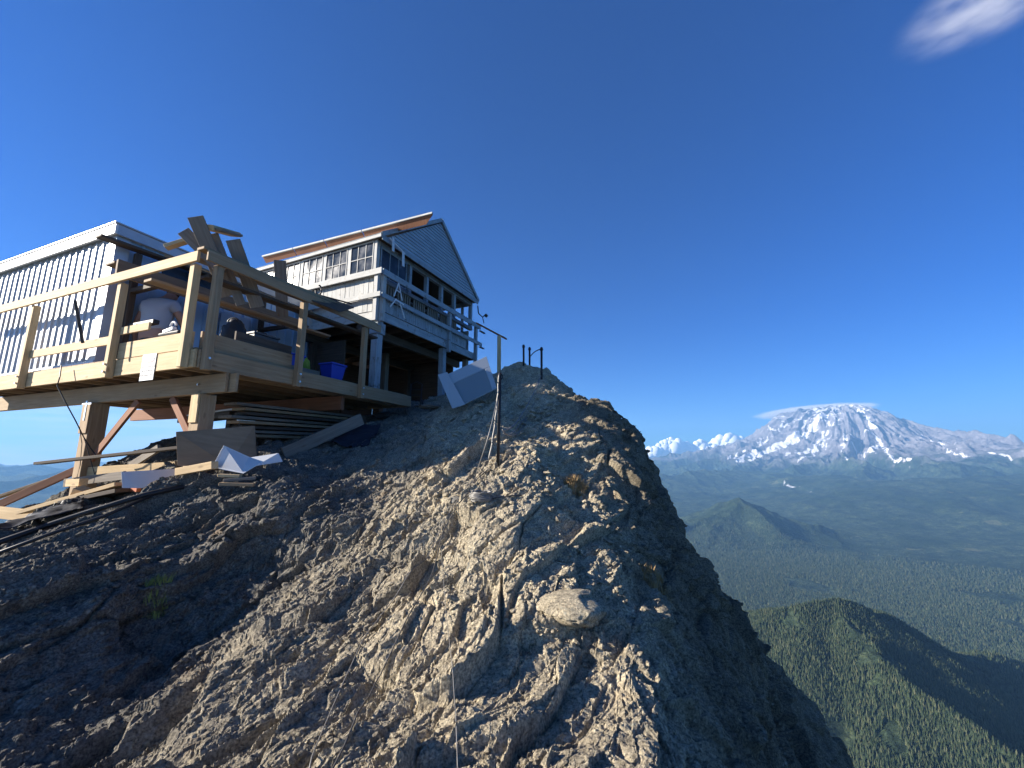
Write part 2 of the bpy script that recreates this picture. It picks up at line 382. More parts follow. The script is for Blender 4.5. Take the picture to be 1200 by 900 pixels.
# glaciers lie in the troughs between the cleavers, on the gentler ground
sn = -.08 - 1.1*CLE - 2.2*(slope-.16) + (alt-1250)/2100 + .5*nB + .5*nA + .25*np.clip(-SD, 0, 1)
snow = np.clip((sn+.30)/.2, 0, 1)*bare*np.clip((alt-100)/300, 0, 1)
# named glaciers: centre lines taken from the photograph, laid on the mountain
def on_terrain(px, py):
    ys = np.linspace(8500, 21500, 900); v = (450-py)/F; k = ys/(cp-v*sp_); xs = (px-600)/F*k; zs = (sp_+v*cp)*k
    tz = terrain(xs, ys)[0]; i = np.argmax(tz >= zs) if (tz >= zs).any() else int(np.argmax(tz-zs)); return float(xs[i]), float(ys[i])
GLAC = [([(590,120),(560,150),(500,185),(440,215),(380,240),(330,255)], 13), ([(520,130),(460,155),(410,180)], 7), ([(690,112),(735,135),(745,158)], 9), ([(715,170),(765,200),(735,218)], 7),
        ([(668,178),(648,198)], 6), ([(590,188),(560,215),(480,240)], 6), ([(800,180),(870,200),(960,210)], 4), ([(880,175),(990,205),(1080,218)], 3), ([(300,250),(345,232)], 4), ([(640,215),(655,262)], 3), ([(1090,238),(1150,252),(1210,272)], 5), ([(685,222),(735,242)], 5),
        ([(620,96),(710,102)], 5), ([(425,188),(385,215)], 5), ([(470,318),(515,335),(545,362)], 7), ([(640,150),(600,170)], 4), ([(760,225),(800,255),(850,262)], 4), ([(960,225),(1040,240)], 4), ([(545,235),(520,262)], 4), ([(430,225),(360,262)], 6), ([(855,308),(838,335),(832,358),(870,372),(912,388)], 2.2)]
gl = np.zeros(X.shape); selr = (RE < 12500)
for pts_, wz_ in GLAC:
    wp_ = [on_terrain(740+a_/2.609, 440+b_/2.609) for a_, b_ in pts_]; wd = wz_/2.609*23
    xs_, ys_ = X[selr], Y[selr]; best = np.full(xs_.shape, 1e9); xs_ = xs_+nA[selr]*300+nB[selr]*170; ys_ = ys_+nB[selr]*240
    for (x0, y0), (x1, y1) in zip(wp_[:-1], wp_[1:]):
        dx, dy = x1-x0, y1-y0; tt = np.clip(((xs_-x0)*dx+(ys_-y0)*dy)/max(dx*dx+dy*dy, 1), 0, 1); best = np.minimum(best, np.hypot(xs_-x0-tt*dx, (ys_-y0-tt*dy)*.8))
    m_ = gl[selr]; m_ = np.maximum(m_, np.clip(1.45-best/wd+.5*nB[selr], 0, 1)*(.42 if pts_[0][1] > 300 else .95)); gl[selr] = m_
snow = np.maximum(snow*.8, gl); bare = np.maximum(bare, np.clip(gl*1.3, 0, 1))
bare = bare*np.clip(onvol*(RE < 9000)+ (alt > 450), 0, 1)
ter_me = np_mesh('terrain', np.stack([X.ravel(), Y.ravel(), Z.ravel()], 1), grid_faces(len(rt), len(azt)), smooth=True)
attr(ter_me, 'bare', bare); attr(ter_me, 'snow', snow)
def terrain_material():
    m = mat('forest_terrain', (.05, .07, .03), .95, spec=.1); t = NT(m)
    tc = t.n('ShaderNodeTexCoord').outputs['Object']
    a1 = t.n('ShaderNodeAttribute', attribute_name='bare').outputs['Fac']; a2 = t.n('ShaderNodeAttribute', attribute_name='snow').outputs['Fac']
    n1 = t.noise(tc, 1/900, 6, .6); n2 = t.noise(tc, 1/70, 5, .7); n3 = t.noise(tc, 1/1500, 3, .5)
    vo = t.n('ShaderNodeTexVoronoi'); vo.inputs['Scale'].default_value = 1/16; t.l(tc, vo.inputs['Vector'])
    f = t.ramp(n2, [(.3, (.024, .042, .026)), (.5, (.060, .088, .048)), (.72, (.12, .15, .08))])
    f = t.mix(t.mr(n1, .45, .62), f, (.030, .050, .020))
    n6 = t.noise(tc, 1/190, 8, .75); f = t.mix(1., f, t.ramp(n6, [(.36, (.42, .46, .5)), (.5, (1., 1., 1.)), (.66, (1.75, 1.65, 1.4))]), 'MULTIPLY')
    f = t.mix(t.mr(vo.outputs['Distance'], .2, .7, 0, .55), f, (.008, .016, .008))
    clear = t.mr(t.noise(tc, 1/420, 3, .6), .665, .70); f = t.mix(t.math('MULTIPLY', clear, .6), f, (.16, .17, .09))
    n4 = t.noise(tc, 1/260, 9, .7)
    rk = t.ramp(n4, [(.3, (.11, .105, .115)), (.5, (.235, .22, .235)), (.7, (.42, .40, .41))])
    col = t.mix(a1, f, rk); 
    sm = t.mr(t.math('ADD', a2, t.math('MULTIPLY', t.math('SUBTRACT', n4, .5), 2.6)), .45, .7)
    sm = t.math('MULTIPLY', sm, t.mr(a2, .02, .15))
    col = t.mix(sm, col, (.92, .92, .93))
    t.l(col, t.b.inputs['Base Color'])
    b = t.bump(vo.outputs['Distance'], .8, 20, t.bump(n6, 1., 45)); 
    b2 = t.bump(n4, .8, 120, b); t.l(b2, t.b.inputs['Normal'])
    b.node.invert = True
    return m
to = link_mesh('terrain', ter_me, terrain_material()); tag(to, kind='structure')
# ------------------------------------------------------------------ building kit
Zv = Vector((0, 0, 1))
class Frame:
    """a level frame: a = away to the right, b = away to the left, z up"""
    def __init__(s, o, az):
        a = R(az); s.o = Vector(o); s.v = Vector((math.sin(a), math.cos(a), 0)); s.u = Vector((-math.cos(a), math.sin(a), 0))
    def __call__(s, a, b, z): return s.o + s.v*a + s.u*b + Zv*z
DK = Frame((-3.993, 5.0, 1.106), 21.5)       # corner of the deck, underside of the rim board
BD = Frame((-2.91, 8.53, 2.935), 24.5)       # corner of the lookout, underside of its floor frame
class MB:
    def __init__(s): s.v = []; s.f = []; s.uv = []
    def hexa(s, c, uvo=None):
        """8 corners: bottom ring 0-3, top ring 4-7; uv runs along the longest edge"""
        n = len(s.v); s.v += [Vector(p) for p in c]
        fs = [(3, 2, 1, 0), (4, 5, 6, 7), (0, 1, 5, 4), (1, 2, 6, 5), (2, 3, 7, 6), (3, 0, 4, 7)]
        ex = [c[1]-c[0], c[3]-c[0], c[4]-c[0]]; L = [e.length for e in ex]; k = L.index(max(L)); ax = ex[k].normalized()
        oth = [e.normalized() for i, e in enumerate(ex) if i != k]
        o = uvo or (random.random()*50, random.random()*50)
        for f in fs:
            s.f.append(tuple(n+i for i in f))
            for i in f:
                d = c[i]-c[0]; s.uv.append((d.dot(ax)+o[0], d.dot(oth[0])+d.dot(oth[1])*1.0+o[1]))
    def fbox(s, F_, a0, a1, b0, b1, z0, z1):
        s.hexa([F_(a0, b0, z0), F_(a1, b0, z0), F_(a1, b1, z0), F_(a0, b1, z0), F_(a0, b0, z1), F_(a1, b0, z1), F_(a1, b1, z1), F_(a0, b1, z1)])
    def bar(s, p0, p1, w, h, up=Zv, jit=0):
        """plank from p0 to p1, w across, h along up"""
        d = (p1-p0).normalized(); x = d.cross(up)
        if x.length < 1e-4: x = d.cross(Vector((1, 0, 0)))
        x.normalize(); y = x.cross(d).normalized(); x = x*w/2; y = y*h/2
        s.hexa([p0-x-y, p1-x-y, p1+x-y, p0+x-y, p0-x+y, p1-x+y, p1+x+y, p0+x+y])
    def prism(s, ring, off):
        """closed polygon extruded by off"""
        n = len(s.v); m = len(ring); s.v += [Vector(p) for p in ring]+[Vector(p)+off for p in ring]
        nor = Vector((0, 0, 0))
        for i in range(m): nor += Vector(ring[i]).cross(Vector(ring[(i+1) % m]))
        fl = nor.dot(off) > 0
        f1 = tuple(n+i for i in range(m)); f2 = tuple(n+m+i for i in range(m))
        fs = [f1[::-1], f2] if fl else [f1, f2[::-1]]
        for i in range(m):
            j = (i+1) % m; q = (n+i, n+j, n+m+j, n+m+i); fs.append(q if fl else q[::-1])
        for f in fs:
            s.f.append(f)
            for i in f: p = s.v[i]; s.uv.append((p.x+p.y*.4, p.z+p.y*.3))
    def tube(s, pts, r, n=8, caps=True, r1=None):
        pts = [Vector(p) for p in pts]; base = len(s.v); m = len(pts)
        ref = Vector((0, 0, 1)); L = 0
        for i, p in enumerate(pts):
            d = (pts[min(i+1, m-1)]-pts[max(i-1, 0)]).normalized()
            x = d.cross(ref)
            if x.length < .1: x = d.cross(Vector((1, 0, 0)))
            x.normalize(); y = x.cross(d)
            rad = r if r1 is None else r+(r1-r)*i/(m-1)
            for k in range(n): a = 2*math.pi*k/n; s.v.append(p+x*math.cos(a)*rad+y*math.sin(a)*rad)
        for i in range(m-1):
            for k in range(n):
                q = (base+i*n+k, base+i*n+(k+1) % n, base+(i+1)*n+(k+1) % n, base+(i+1)*n+k); s.f.append(q)
                for j in q: s.uv.append((i*.1, (j % n)/n))
        if caps:
            for ring in (tuple(base+k for k in range(n))[::-1], tuple(base+(m-1)*n+k for k in range(n))):
                s.f.append(ring)
                for j in ring: s.uv.append((0, 0))
    def build(s, name, m, parent=None, smooth=False, bevel=0):
        loc = world_loc(parent) if parent else None
        if loc is None:
            c = Vector((0, 0, 0))
            for p in s.v: c += p
            c /= len(s.v); loc = Vector((c.x, c.y, min(p.z for p in s.v)))
        me = bpy.data.meshes.new(name); me.from_pydata([p-loc for p in s.v], [], s.f)
        uv = me.uv_layers.new(name='uv'); uv.data.foreach_set('uv', [c for q in s.uv for c in q])
        me.polygons.foreach_set('use_smooth', [smooth]*len(me.polygons))
        bm = bmesh.new(); bm.from_mesh(me); bmesh.ops.recalc_face_normals(bm, faces=bm.faces); bm.to_mesh(me); bm.free()
        me.update()
        o = link_mesh(name, me, m, parent)
        if not parent: o.location = loc
        if bevel:
            bv = o.modifiers.new('bevel', 'BEVEL'); bv.width = bevel; bv.segments = 1; bv.limit_method = 'ANGLE'
        return o
def world_loc(o):
    l = Vector((0, 0, 0))
    while o: l += o.location; o = o.parent
    return l
def thing(name, label, cat, loc, group=None):
    o = bpy.data.objects.new(name, None); o.empty_display_size = .1; COL.objects.link(o); o.location = loc
    return tag(o, label, cat, group)
def hit(px, py, lift=0.0, ymin=1.6, ymax=14):
    """where the view ray of a photo pixel meets the rock"""
    y = ymin; p = P(px, py, y)
    while y < ymax:
        p = P(px, py, y)
        if ground(p.x, p.y) >= p.z: break
        y += .03
    return Vector((p.x, p.y, ground(p.x, p.y)+lift))
def drop(x, y, lift=0.0): return Vector((x, y, ground(x, y)+lift))

# ------------------------------------------------------------------ materials
def wood(name, c0, c1, knots=(.12, .07, .035), rough=.75, grain=26, kn=.5, streak=None):
    m = mat(name, c0, rough, spec=.25); t = NT(m)
    uv = t.n('ShaderNodeUVMap', uv_map='uv').outputs[0]
    mp = t.n('ShaderNodeMapping'); mp.inputs['Scale'].default_value = (1.6, grain, 1); t.l(uv, mp.inputs[0]); v = mp.outputs[0]
    n = t.noise(v, 1.0, 6, .65, .6)
    col = t.ramp(n, [(.3, c0), (.52, tuple((a+b)/2 for a, b in zip(c0, c1))), (.7, c1)])
    big = t.noise(uv, 1.3, 3, .5); col = t.mix(t.mr(big, .35, .7, 0, .35), col, tuple(x*.62 for x in c0))
    mk = t.n('ShaderNodeMapping'); mk.inputs['Scale'].default_value = (2.6, 7, 1); t.l(uv, mk.inputs[0])
    vo = t.n('ShaderNodeTexVoronoi'); vo.inputs['Scale'].default_value = 1; t.l(mk.outputs[0], vo.inputs['Vector'])
    k = t.mr(vo.outputs['Distance'], .15, .06, 0, kn); col = t.mix(k, col, knots)
    if streak:
        st = t.mr(t.noise(uv, 6, 5, .7), .55, .68, 0, .8); col = t.mix(st, col, streak)
    t.l(col, t.b.inputs['Base Color']); t.l(t.bump(n, .35, .004), t.b.inputs['Normal'])
    return m
M_FRESH = wood('fresh_lumber', (.46, .32, .165), (.68, .50, .28))
M_FIR = wood('fir_lumber', (.27, .18, .10), (.42, .30, .18))
M_RED = wood('red_brown_lumber', (.20, .085, .045), (.31, .14, .075))
M_GREYW = wood('weathered_lumber', (.15, .125, .10), (.27, .235, .19))
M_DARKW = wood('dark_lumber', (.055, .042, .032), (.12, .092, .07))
M_BROWN = wood('brown_lumber', (.16, .105, .065), (.27, .185, .12))
M_PLY = wood('plywood', (.21, .14, .085), (.31, .22, .14), grain=9, kn=.15)
M_PAINT = wood('weathered_paint', (.38, .38, .36), (.52, .51, .48), knots=(.3, .27, .22), grain=12, kn=.15, streak=(.28, .25, .2))
M_PAINT_SHADE = wood('peeling_grey_paint_shaded', (.24, .28, .31), (.38, .43, .46), knots=(.12, .1, .08), grain=14, kn=.4, streak=(.13, .10, .075))  # peeling white-grey paint, darkened and blued to carry the shade
M_SIDE_SHADE = wood('lap_siding_paint_shaded', (.34, .40, .45), (.43, .49, .54), knots=(.4, .43, .46), grain=5, kn=.1)  # white paint in shade, the blue-grey shade put into the colour
M_WHITE = mat('white_board', (.55, .56, .57), .6); M_PALEG = mat('pale_grey_board', (.36, .39, .41), .6); M_WHITEM = mat('white_enamel', (.62, .62, .61), .4)
M_STEEL = mat('galvanised_steel', (.62, .63, .64), .35, .9)
def panel_mat():
    m = mat('metal_cladding', (.74, .76, .78), .38, .25); t = NT(m); tc = t.n('ShaderNodeTexCoord').outputs['Object']
    n = t.noise(tc, 3, 5, .6); t.l(t.ramp(n, [(.3, (.36, .38, .41)), (.6, (.45, .47, .49)), (.75, (.50, .51, .52))]), t.b.inputs['Base Color'])
    t.l(t.mr(n, .3, .7, .3, .5), t.b.inputs['Roughness']); t.l(t.bump(t.noise(tc, 2.2, 3, .5), .15, .03), t.b.inputs['Normal'])
    return m
M_PANEL = panel_mat()
M_CLAD_SHADE = mat('shaded_cladding', (.30, .43, .58), .4, .2)  # side cladding in shade, colour made darker and bluer than the front
M_IRON = mat('dark_iron', (.035, .033, .035), .6, .6); M_BLACK = mat('black_plastic', (.012, .012, .014), .55); M_RUST = mat('rusty_iron', (.14, .07, .04), .8, .4)
M_BLUE = mat('blue_plastic', (.010, .035, .36), .45); M_GREEN = mat('green_fabric', (.18, .28, .03), .8); M_NAVY = mat('navy_fabric', (.006, .010, .022), .9)
M_ORANGE = mat('orange_paint', (.42, .11, .04), .55); M_REDP = mat('red_paint', (.55, .03, .03), .5); M_DKGREY = mat('dark_grey_plastic', (.05, .055, .06), .5)
M_SKIN = mat('skin', (.42, .24, .17), .6); M_SHIRT = mat('pale_shirt', (.38, .41, .47), .9); M_PANTS = mat('olive_trousers', (.07, .075, .06), .9); M_HAIR = mat('brown_hair', (.05, .03, .02), .8)
M_CABLE = mat('grey_cable', (.20, .19, .175), .5, .3); M_ROPEB = mat('dark_cable', (.05, .047, .045), .6); M_TAN = mat('tan_cord', (.40, .33, .2), .9)
def glass():
    m = mat('window_glass', (.05, .07, .10), .25, 0, .15); t = NT(m); tc = t.n('ShaderNodeTexCoord').outputs['Object']
    n = t.noise(tc, 2.5, 4, .6); t.l(t.ramp(n, [(.35, (.02, .03, .045)), (.6, (.05, .06, .08)), (.72, (.10, .11, .13))]), t.b.inputs['Base Color']); t.l(t.mr(n, .3, .7, .05, .3), t.b.inputs['Roughness'])
    return m
M_GLASS = glass()

# ------------------------------------------------------------------ the construction deck
deck = thing('wooden_deck', 'large new timber deck with open railings jutting over the slope below the lookout', 'deck', DK(0, 0, 0))
def part(name, m, parent, *boxes, F_=DK, bevel=.004, label=None):
    b = MB()
    for x in boxes: b.fbox(F_, *x)
    o = b.build(name, m, parent, bevel=bevel)
    if label: o['label'] = label
    return o
DL = 6.6
b = MB()
for k in range(42):
    b0 = .045+k*.155
    b.fbox(DK, .045, 4.5, b0, b0+.148, .240, .268)
b.build('decking', M_FIR, deck)
for k in range(15): part('joist', M_BROWN if k % 3 else M_FIR, deck, (.05, 4.5, .30+k*.42, .34+k*.42, .004, .236))
part('rim_board', M_FRESH, deck, (0, .04, 0.0, DL, 0, .235)); part('rim_board', M_FIR, deck, (0.042, 4.55, -.04, 0, 0, .235))
part('rim_board', M_FRESH, deck, (.002, .038, .10, 1.70, .241, .475))
part('kick_board', M_FIR, deck, (.10, 1.46, .06, .10, .239, .50)); part('kick_board', M_DARKW, deck, (.60, 1.52, .16, .20, .30, .66))
part('kick_board', M_FRESH, deck, (-.028, .0, 1.82, 4.18, .47, .60)); part('kick_board', M_FRESH, deck, (-.028, .0, 1.0, 1.66, .59, .70))
part('end_board', M_FIR, deck, (4.555, 4.595, 0, 1.8, 0, .235))
# railing posts
part('rail_post', M_FRESH, deck, (-.092, -.002, .08, .17, -.01, 1.36)); part('rail_post', M_FIR, deck, (.06, .15, -.132, -.042, -.03, 1.37))
part('rail_post', M_FRESH, deck, (-.092, -.002, 1.70, 1.79, -.03, 1.36)); part('rail_post', M_FRESH, deck, (-.092, -.002, 4.16, 4.25, -.03, 1.36))
part('rail_post', M_FIR, deck, (1.42, 1.51, -.132, -.042, -.03, 1.36)); part('rail_post', M_FIR, deck, (2.84, 2.93, -.132, -.042, -.03, 1.36))
part('top_rail', M_FRESH, deck, (-.13, -.094, -.02, DL, 1.36, 1.50)); part('top_rail', M_FIR, deck, (-.09, 3.25, -.17, -.134, 1.36, 1.50))
part('hand_rail', M_FIR, deck, (-.13, 3.2, -.13, .01, 1.502, 1.54))
# beams under the joists
part('beam', M_FIR, deck, (.40, .44, -.04, DL, -.262, -.004)); part('beam', M_FIR, deck, (.446, .486, -.17, DL, -.262, -.004)); part('beam', M_RED, deck, (2.6, 2.68, .1, DL, -.262, -.004))
sps = []
def support(a, b_, w, m, zt=-.266):
    p = DK(a, b_, 0); g = ground(p.x, p.y)-DK.o.z-.12
    return part('support_post', m, deck, (a-w/2, a+w/2, b_-w/2, b_+w/2, g, zt), bevel=.008)
s1 = support(.46, .44, .20, M_FIR); s2 = support(.46, 3.05, .22, M_FIR)
part('post_cleat', M_FRESH, s1, (.335, .358, .36, .52, -.66, -.27)); part('post_cleat', M_FIR, s2, (.325, .348, 2.94, 3.16, -.75, -.27))
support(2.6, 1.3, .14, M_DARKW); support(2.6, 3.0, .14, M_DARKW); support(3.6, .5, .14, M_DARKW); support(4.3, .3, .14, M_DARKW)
for (p0, p1, m) in ((DK(.46, 2.95, -1.15), DK(.46, 1.95, -.27), M_RED), (DK(.46, .53, -.95), DK(.46, 1.15, -.27), M_RED), (DK(.60, 2.2, -1.25), DK(.60, 1.55, -.98), M_GREYW)):
    b = MB(); b.bar(p0, p1, .04, .11, DK.v.cross(p1-p0)); b.build('brace', m, deck, bevel=.003)
# post bracket and bolts
b = MB(); b.fbox(DK, .322, .328, 2.92, 3.18, -.30, -.27); b.fbox(DK, .318, .324, 3.03, 3.07, -.55, -.24); b.build('steel_bracket', M_STEEL, deck)
for (a, bb, z, ax) in ((-.096, 1.745, .05, 0), (-.096, 1.745, .16, 0), (-.096, 4.2, .05, 0), (-.096, 4.2, .16, 0), (1.465, -.134, .05, 1), (1.465, -.134, .17, 1), (2.885, -.134, .05, 1), (2.885, -.134, .17, 1), (.396, .5, -.13, 0), (.10, -.134, .12, 1)):
    q = DK(a, bb, z); d = DK.v if ax == 0 else DK.u
    b = MB(); b.tube([q-d*.018, q], .016, 6); b.build('bolt', M_STEEL, deck)

# safety sign on the rim boards
sg = thing('safety_sign', 'white safety sign with a red header fixed to the sunlit deck boards beside the corner', 'sign', DK(-.01, .9, -.10))
SGF = Frame(DK(-.006, 1.06, -.115), 21.5)
part('sign_board', M_WHITE, sg, (-.004, 0, -.30, 0, 0, .36), F_=SGF, bevel=.001)
b = MB()
for q_ in ((-.28, -.02, .222, .230), (-.28, -.02, .330, .338)): b.fbox(SGF, -.006, -.0045, *q_)
b.build('sign_header', M_REDP, sg)
b = MB(); ring = [SGF(-.0065, -.15+.115*math.cos(t_), .28+.042*math.sin(t_)) for t_ in [i*math.pi/12 for i in range(24)]]; b.prism(ring, SGF.v*-.001); b.build('sign_oval', M_REDP, sg)
def text(s_, size, org, right, up, m, parent, name='lettering'):
    cu = bpy.data.curves.new(name, 'FONT'); cu.body = s_; cu.size = size; cu.align_x = 'CENTER'; cu.align_y = 'CENTER'; cu.extrude = .0004
    tmp = bpy.data.objects.new('tmp', cu); COL.objects.link(tmp); dg = bpy.context.evaluated_depsgraph_get(); dg.update()
    me = bpy.data.meshes.new_from_object(tmp.evaluated_get(dg)); bpy.data.objects.remove(tmp)
    nrm = right.cross(up); M_ = Matrix((right, up, nrm)).transposed().to_4x4(); M_.translation = org-world_loc(parent); me.transform(M_)
    me.materials.clear(); o = link_mesh(name, me, m, parent); return o
RT = -SGF.u
text('DANGER', .062, SGF(-.0085, -.15, .28), RT, Zv, M_WHITE, sg)
for s_, zz, sz in (('CONSTRUCTION AREA', .185, .030), ('AUTHORIZED', .128, .040), ('PERSONNEL ONLY', .068, .034)): text(s_, sz, SGF(-.0055, -.15, zz), RT, Zv, M_DKGREY, sg)

# ------------------------------------------------------------------ the metal clad shed
SH_A, SH_B, SH_T = .22, 2.75, 2.62
shed = thing('metal_shed', 'pale ribbed metal clad shed standing on the left end of the deck', 'shed', DK(SH_A, SH_B, .27))
def ribbed(F_, p0, d, n_, L, z0, z1, outward, name, m=None):
    """corrugated cladding: flat pan with raised ribs every 0.24 m, one mesh"""
    b = MB(); x = 0; prof = []
    while x < L:
        prof += [(x, 0), (min(x+.145, L), 0), (min(x+.157, L), .022), (min(x+.193, L), .022), (min(x+.205, L), 0)]; x += .205
    pr = [prof[0]]
    for q in prof[1:]:
        if q[0] > pr[-1][0]+1e-4: pr.append(q)
    for (x0, h0), (x1, h1) in zip(pr[:-1], pr[1:]):
        c = []
        for zz in (z0, z1):
            c += [p0+d*x0+outward*(h0-.012)+Zv*zz, p0+d*x1+outward*(h1-.012)+Zv*zz, p0+d*x1+outward*h1+Zv*zz, p0+d*x0+outward*h0+Zv*zz]
        n = len(b.v); b.v += c
        for f in ((3, 2, 6, 7), (0, 4, 5, 1), (0, 1, 2, 3), (4, 7, 6, 5)):
            b.f.append(tuple(n+i for i in f)); b.uv += [(0, 0)]*4
    return b.build(name, m or M_PANEL, shed)
ribbed(DK, DK(SH_A, SH_B, 0), DK.u, 0, 5.2, .30, SH_T-.16, -DK.v, 'front_cladding')
ribbed(DK, DK(SH_A+.16, SH_B, 0), DK.v, 0, .5, .30, SH_T-.16, -DK.u, 'side_cladding', M_CLAD_SHADE); ribbed(DK, DK(SH_A+1.62, SH_B, 0), DK.v, 0, 3.1, .30, SH_T-.16, -DK.u, 'side_cladding', M_CLAD_SHADE)
ribbed(DK, DK(SH_A+.66, SH_B, 0), DK.v, 0, .96, .30, 1.9, -DK.u, 'side_cladding', M_CLAD_SHADE)
part('corner_trim', M_PANEL, shed, (SH_A-.034, SH_A+.16, SH_B-.034, SH_B-.016, .29, SH_T-.16), (SH_A-.034, SH_A-.030, SH_B-.015, SH_B+.14, .29, SH_T-.16), bevel=.002)
part('inner_frame', M_DARKW, shed, (SH_A+.06, 4.8, SH_B+.12, SH_B+.2, .27, SH_T-.2), (SH_A+.06, SH_A+.14, SH_B+.21, 7.9, .27, SH_T-.2))
part('front_fascia', M_WHITEM, shed, (SH_A-.10, SH_A-.06, SH_B-.10, 8.0, SH_T-.17, SH_T)); part('side_fascia', M_PANEL, shed, (SH_A-.06, 5.0, SH_B-.10, SH_B-.06, SH_T-.17, SH_T))
part('roof', M_PANEL, shed, (SH_A-.12, 5.1, SH_B-.12, 8.05, SH_T+.003, SH_T+.03)); part('base_trim', M_PANEL, shed, (SH_A-.05, SH_A-.03, SH_B-.03, 7.95, .27, .36))
win = part('window', M_PAINT, shed, (SH_A+.64, SH_A+1.64, SH_B-.04, SH_B-.01, 1.9, 1.95), (SH_A+.64, SH_A+1.64, SH_B-.04, SH_B-.01, 2.36, 2.41)); part('pane', M_GLASS, win, (SH_A+.66, SH_A+1.62, SH_B-.02, SH_B-.012, 1.952, 2.358))
b = MB(); b.fbox(DK, SH_A+1.72, SH_A+2.30, SH_B-.05, SH_B-.032, .30, 1.75); b.build('door_panel', mat('pale_door', (.36, .50, .66), .45, .1), shed)

# ------------------------------------------------------------------ the lookout cabin
cab = thing('lookout_cabin', 'old white gable roofed lookout cabin raised on posts beside the summit rock', 'cabin', BD(0, 0, 0))
L = 4.18; W0 = .13       # plan size, wall set back behind the catwalk rail
def bpart(name, m, *boxes, parent=cab, bevel=.004): return part(name, m, parent, *boxes, F_=BD, bevel=bevel)
bpart('floor_frame', M_PAINT_SHADE, (0, L, -.04, 0, 0, .2)); bpart('floor_frame', M_PAINT, (-.04, 0, -.04, L, 0, .2)); bpart('floor_frame', M_DARKW, (L, L+.04, 0, L, 0, .2), (0, L, L, L+.04, 0, .2))
bpart('floor', M_DARKW, (.002, L-.002, .002, L-.002, .16, .195))
for k in range(8): bpart('floor_joist', M_DARKW, (.45+k*.48, .50+k*.48, .003, L-.003, .0, .156))
bpart('floor_beam', M_DARKW, (.02, L-.02, .5, .62, -.2, -.003)); bpart('floor_beam', M_DARKW, (.02, L-.02, 2.2, 2.32, -.2, -.003))
# catwalk railing
for a in (0, 1.02*L/2+.5, L-.07):
    bpart('catwalk_post', M_PAINT_SHADE if a else M_PAINT, (a-.045, a+.045, -.135, -.045, -.12 if a else -.05, 1.02))
bpart('catwalk_post', M_PAINT, (-.135, -.045, -.043, .06, -.05, 1.02)); bpart('catwalk_post', M_PAINT, (-.135, -.045, 2.0, 2.1, -.05, 1.02))
bpart('catwalk_rail', M_PAINT_SHADE, (-.1, L+.1, -.172, -.137, .98, 1.12)); bpart('catwalk_rail', M_PAINT_SHADE, (-.1, L+.2, -.172, -.137, .46, .57)); bpart('catwalk_rail', M_PAINT, (-.172, -.137, -.17, L, .98, 1.12)); bpart('catwalk_rail', M_PAINT, (-.172, -.137, -.17, L, .46, .57))
bpart('catwalk_ledge', M_DARKW, (L+.1, L+.42, -.172, -.10, .94, .965)); bpart('catwalk_ledge', M_DARKW, (L+.1, L+.36, -.172, -.10, .42, .445))
# skirt boards under the lower rail
b = MB(); a = .02
while a < L*.86:
    b.fbox(BD, a, a+.072, -.062-(.006 if int(a*20) % 2 else 0), -.042, .203, .47); a += .078
b.build('skirt_boards', M_PAINT_SHADE, cab, bevel=.002)
# left wall, facing the sun
WA = -.03
b = MB(); bb = W0+.02
while bb < L-.1:
    b.fbox(BD, WA-.02-(.006 if int(bb*40) % 2 else 0), WA+.0, bb, bb+.135, .20, 1.06); bb += .14
b.build('wall', M_PAINT, cab, bevel=.002)
NW = 5; bw = (L-W0-.1)/NW
bpart('wall_header', M_PAINT, (WA-.05, WA+.05, W0-.05, L, 1.862, 1.93)); bpart('window_sill', M_PAINT, (WA-.06, WA+.05, W0-.05, L, 1.03, 1.11))
for k in range(NW+1): bpart('window_post', M_PAINT, (WA-.05, WA+.05, W0-.05+k*bw, W0+.04+k*bw, 1.132, 1.86))
def window(o_, d, nrm, wd, z0, z1, cols, rows, frame_m, parent=cab, pane_m=None):
    """sash: frame and bars one mesh, panes a sub-part"""
    f = MB(); t = .022
    def bx(s0, s1, zz0, zz1, n0, n1):
        c = [o_+d*s+nrm*n_+Zv*z_ for z_ in (zz0, zz1) for s, n_ in ((s0, n0), (s1, n0), (s1, n1), (s0, n1))]; f.hexa(c)
    bx(0, wd, z0, z0+t*1.4, 0, .03); bx(0, wd, z1-t*1.4, z1, 0, .03); bx(0, t, z0+t*1.4, z1-t*1.4, 0, .03); bx(wd-t, wd, z0+t*1.4, z1-t*1.4, 0, .03)
    for c_ in range(1, cols): s = wd*c_/cols; bx(s-.009, s+.009, z0+t*1.4, z1-t*1.4, .004, .026)
    for r_ in range(1, rows): s = z0+(z1-z0)*r_/rows; bx(t, wd-t, s-.009, s+.009, .006, .028)
    wo = f.build('window', frame_m, parent)
    g = MB(); c = [o_+d*s+nrm*n_+Zv*z_ for z_ in (z0+.01, z1-.01) for s, n_ in ((.01, .010), (wd-.01, .010), (wd-.01, .014), (.01, .014))]; g.hexa(c)
    g.build('pane', pane_m or M_GLASS, wo); return wo
for k in range(NW): window(BD(WA-.03, W0+.045+k*bw, 0), BD.u, -BD.v, bw-.10, 1.115, 1.858, 3, 2, M_PAINT)
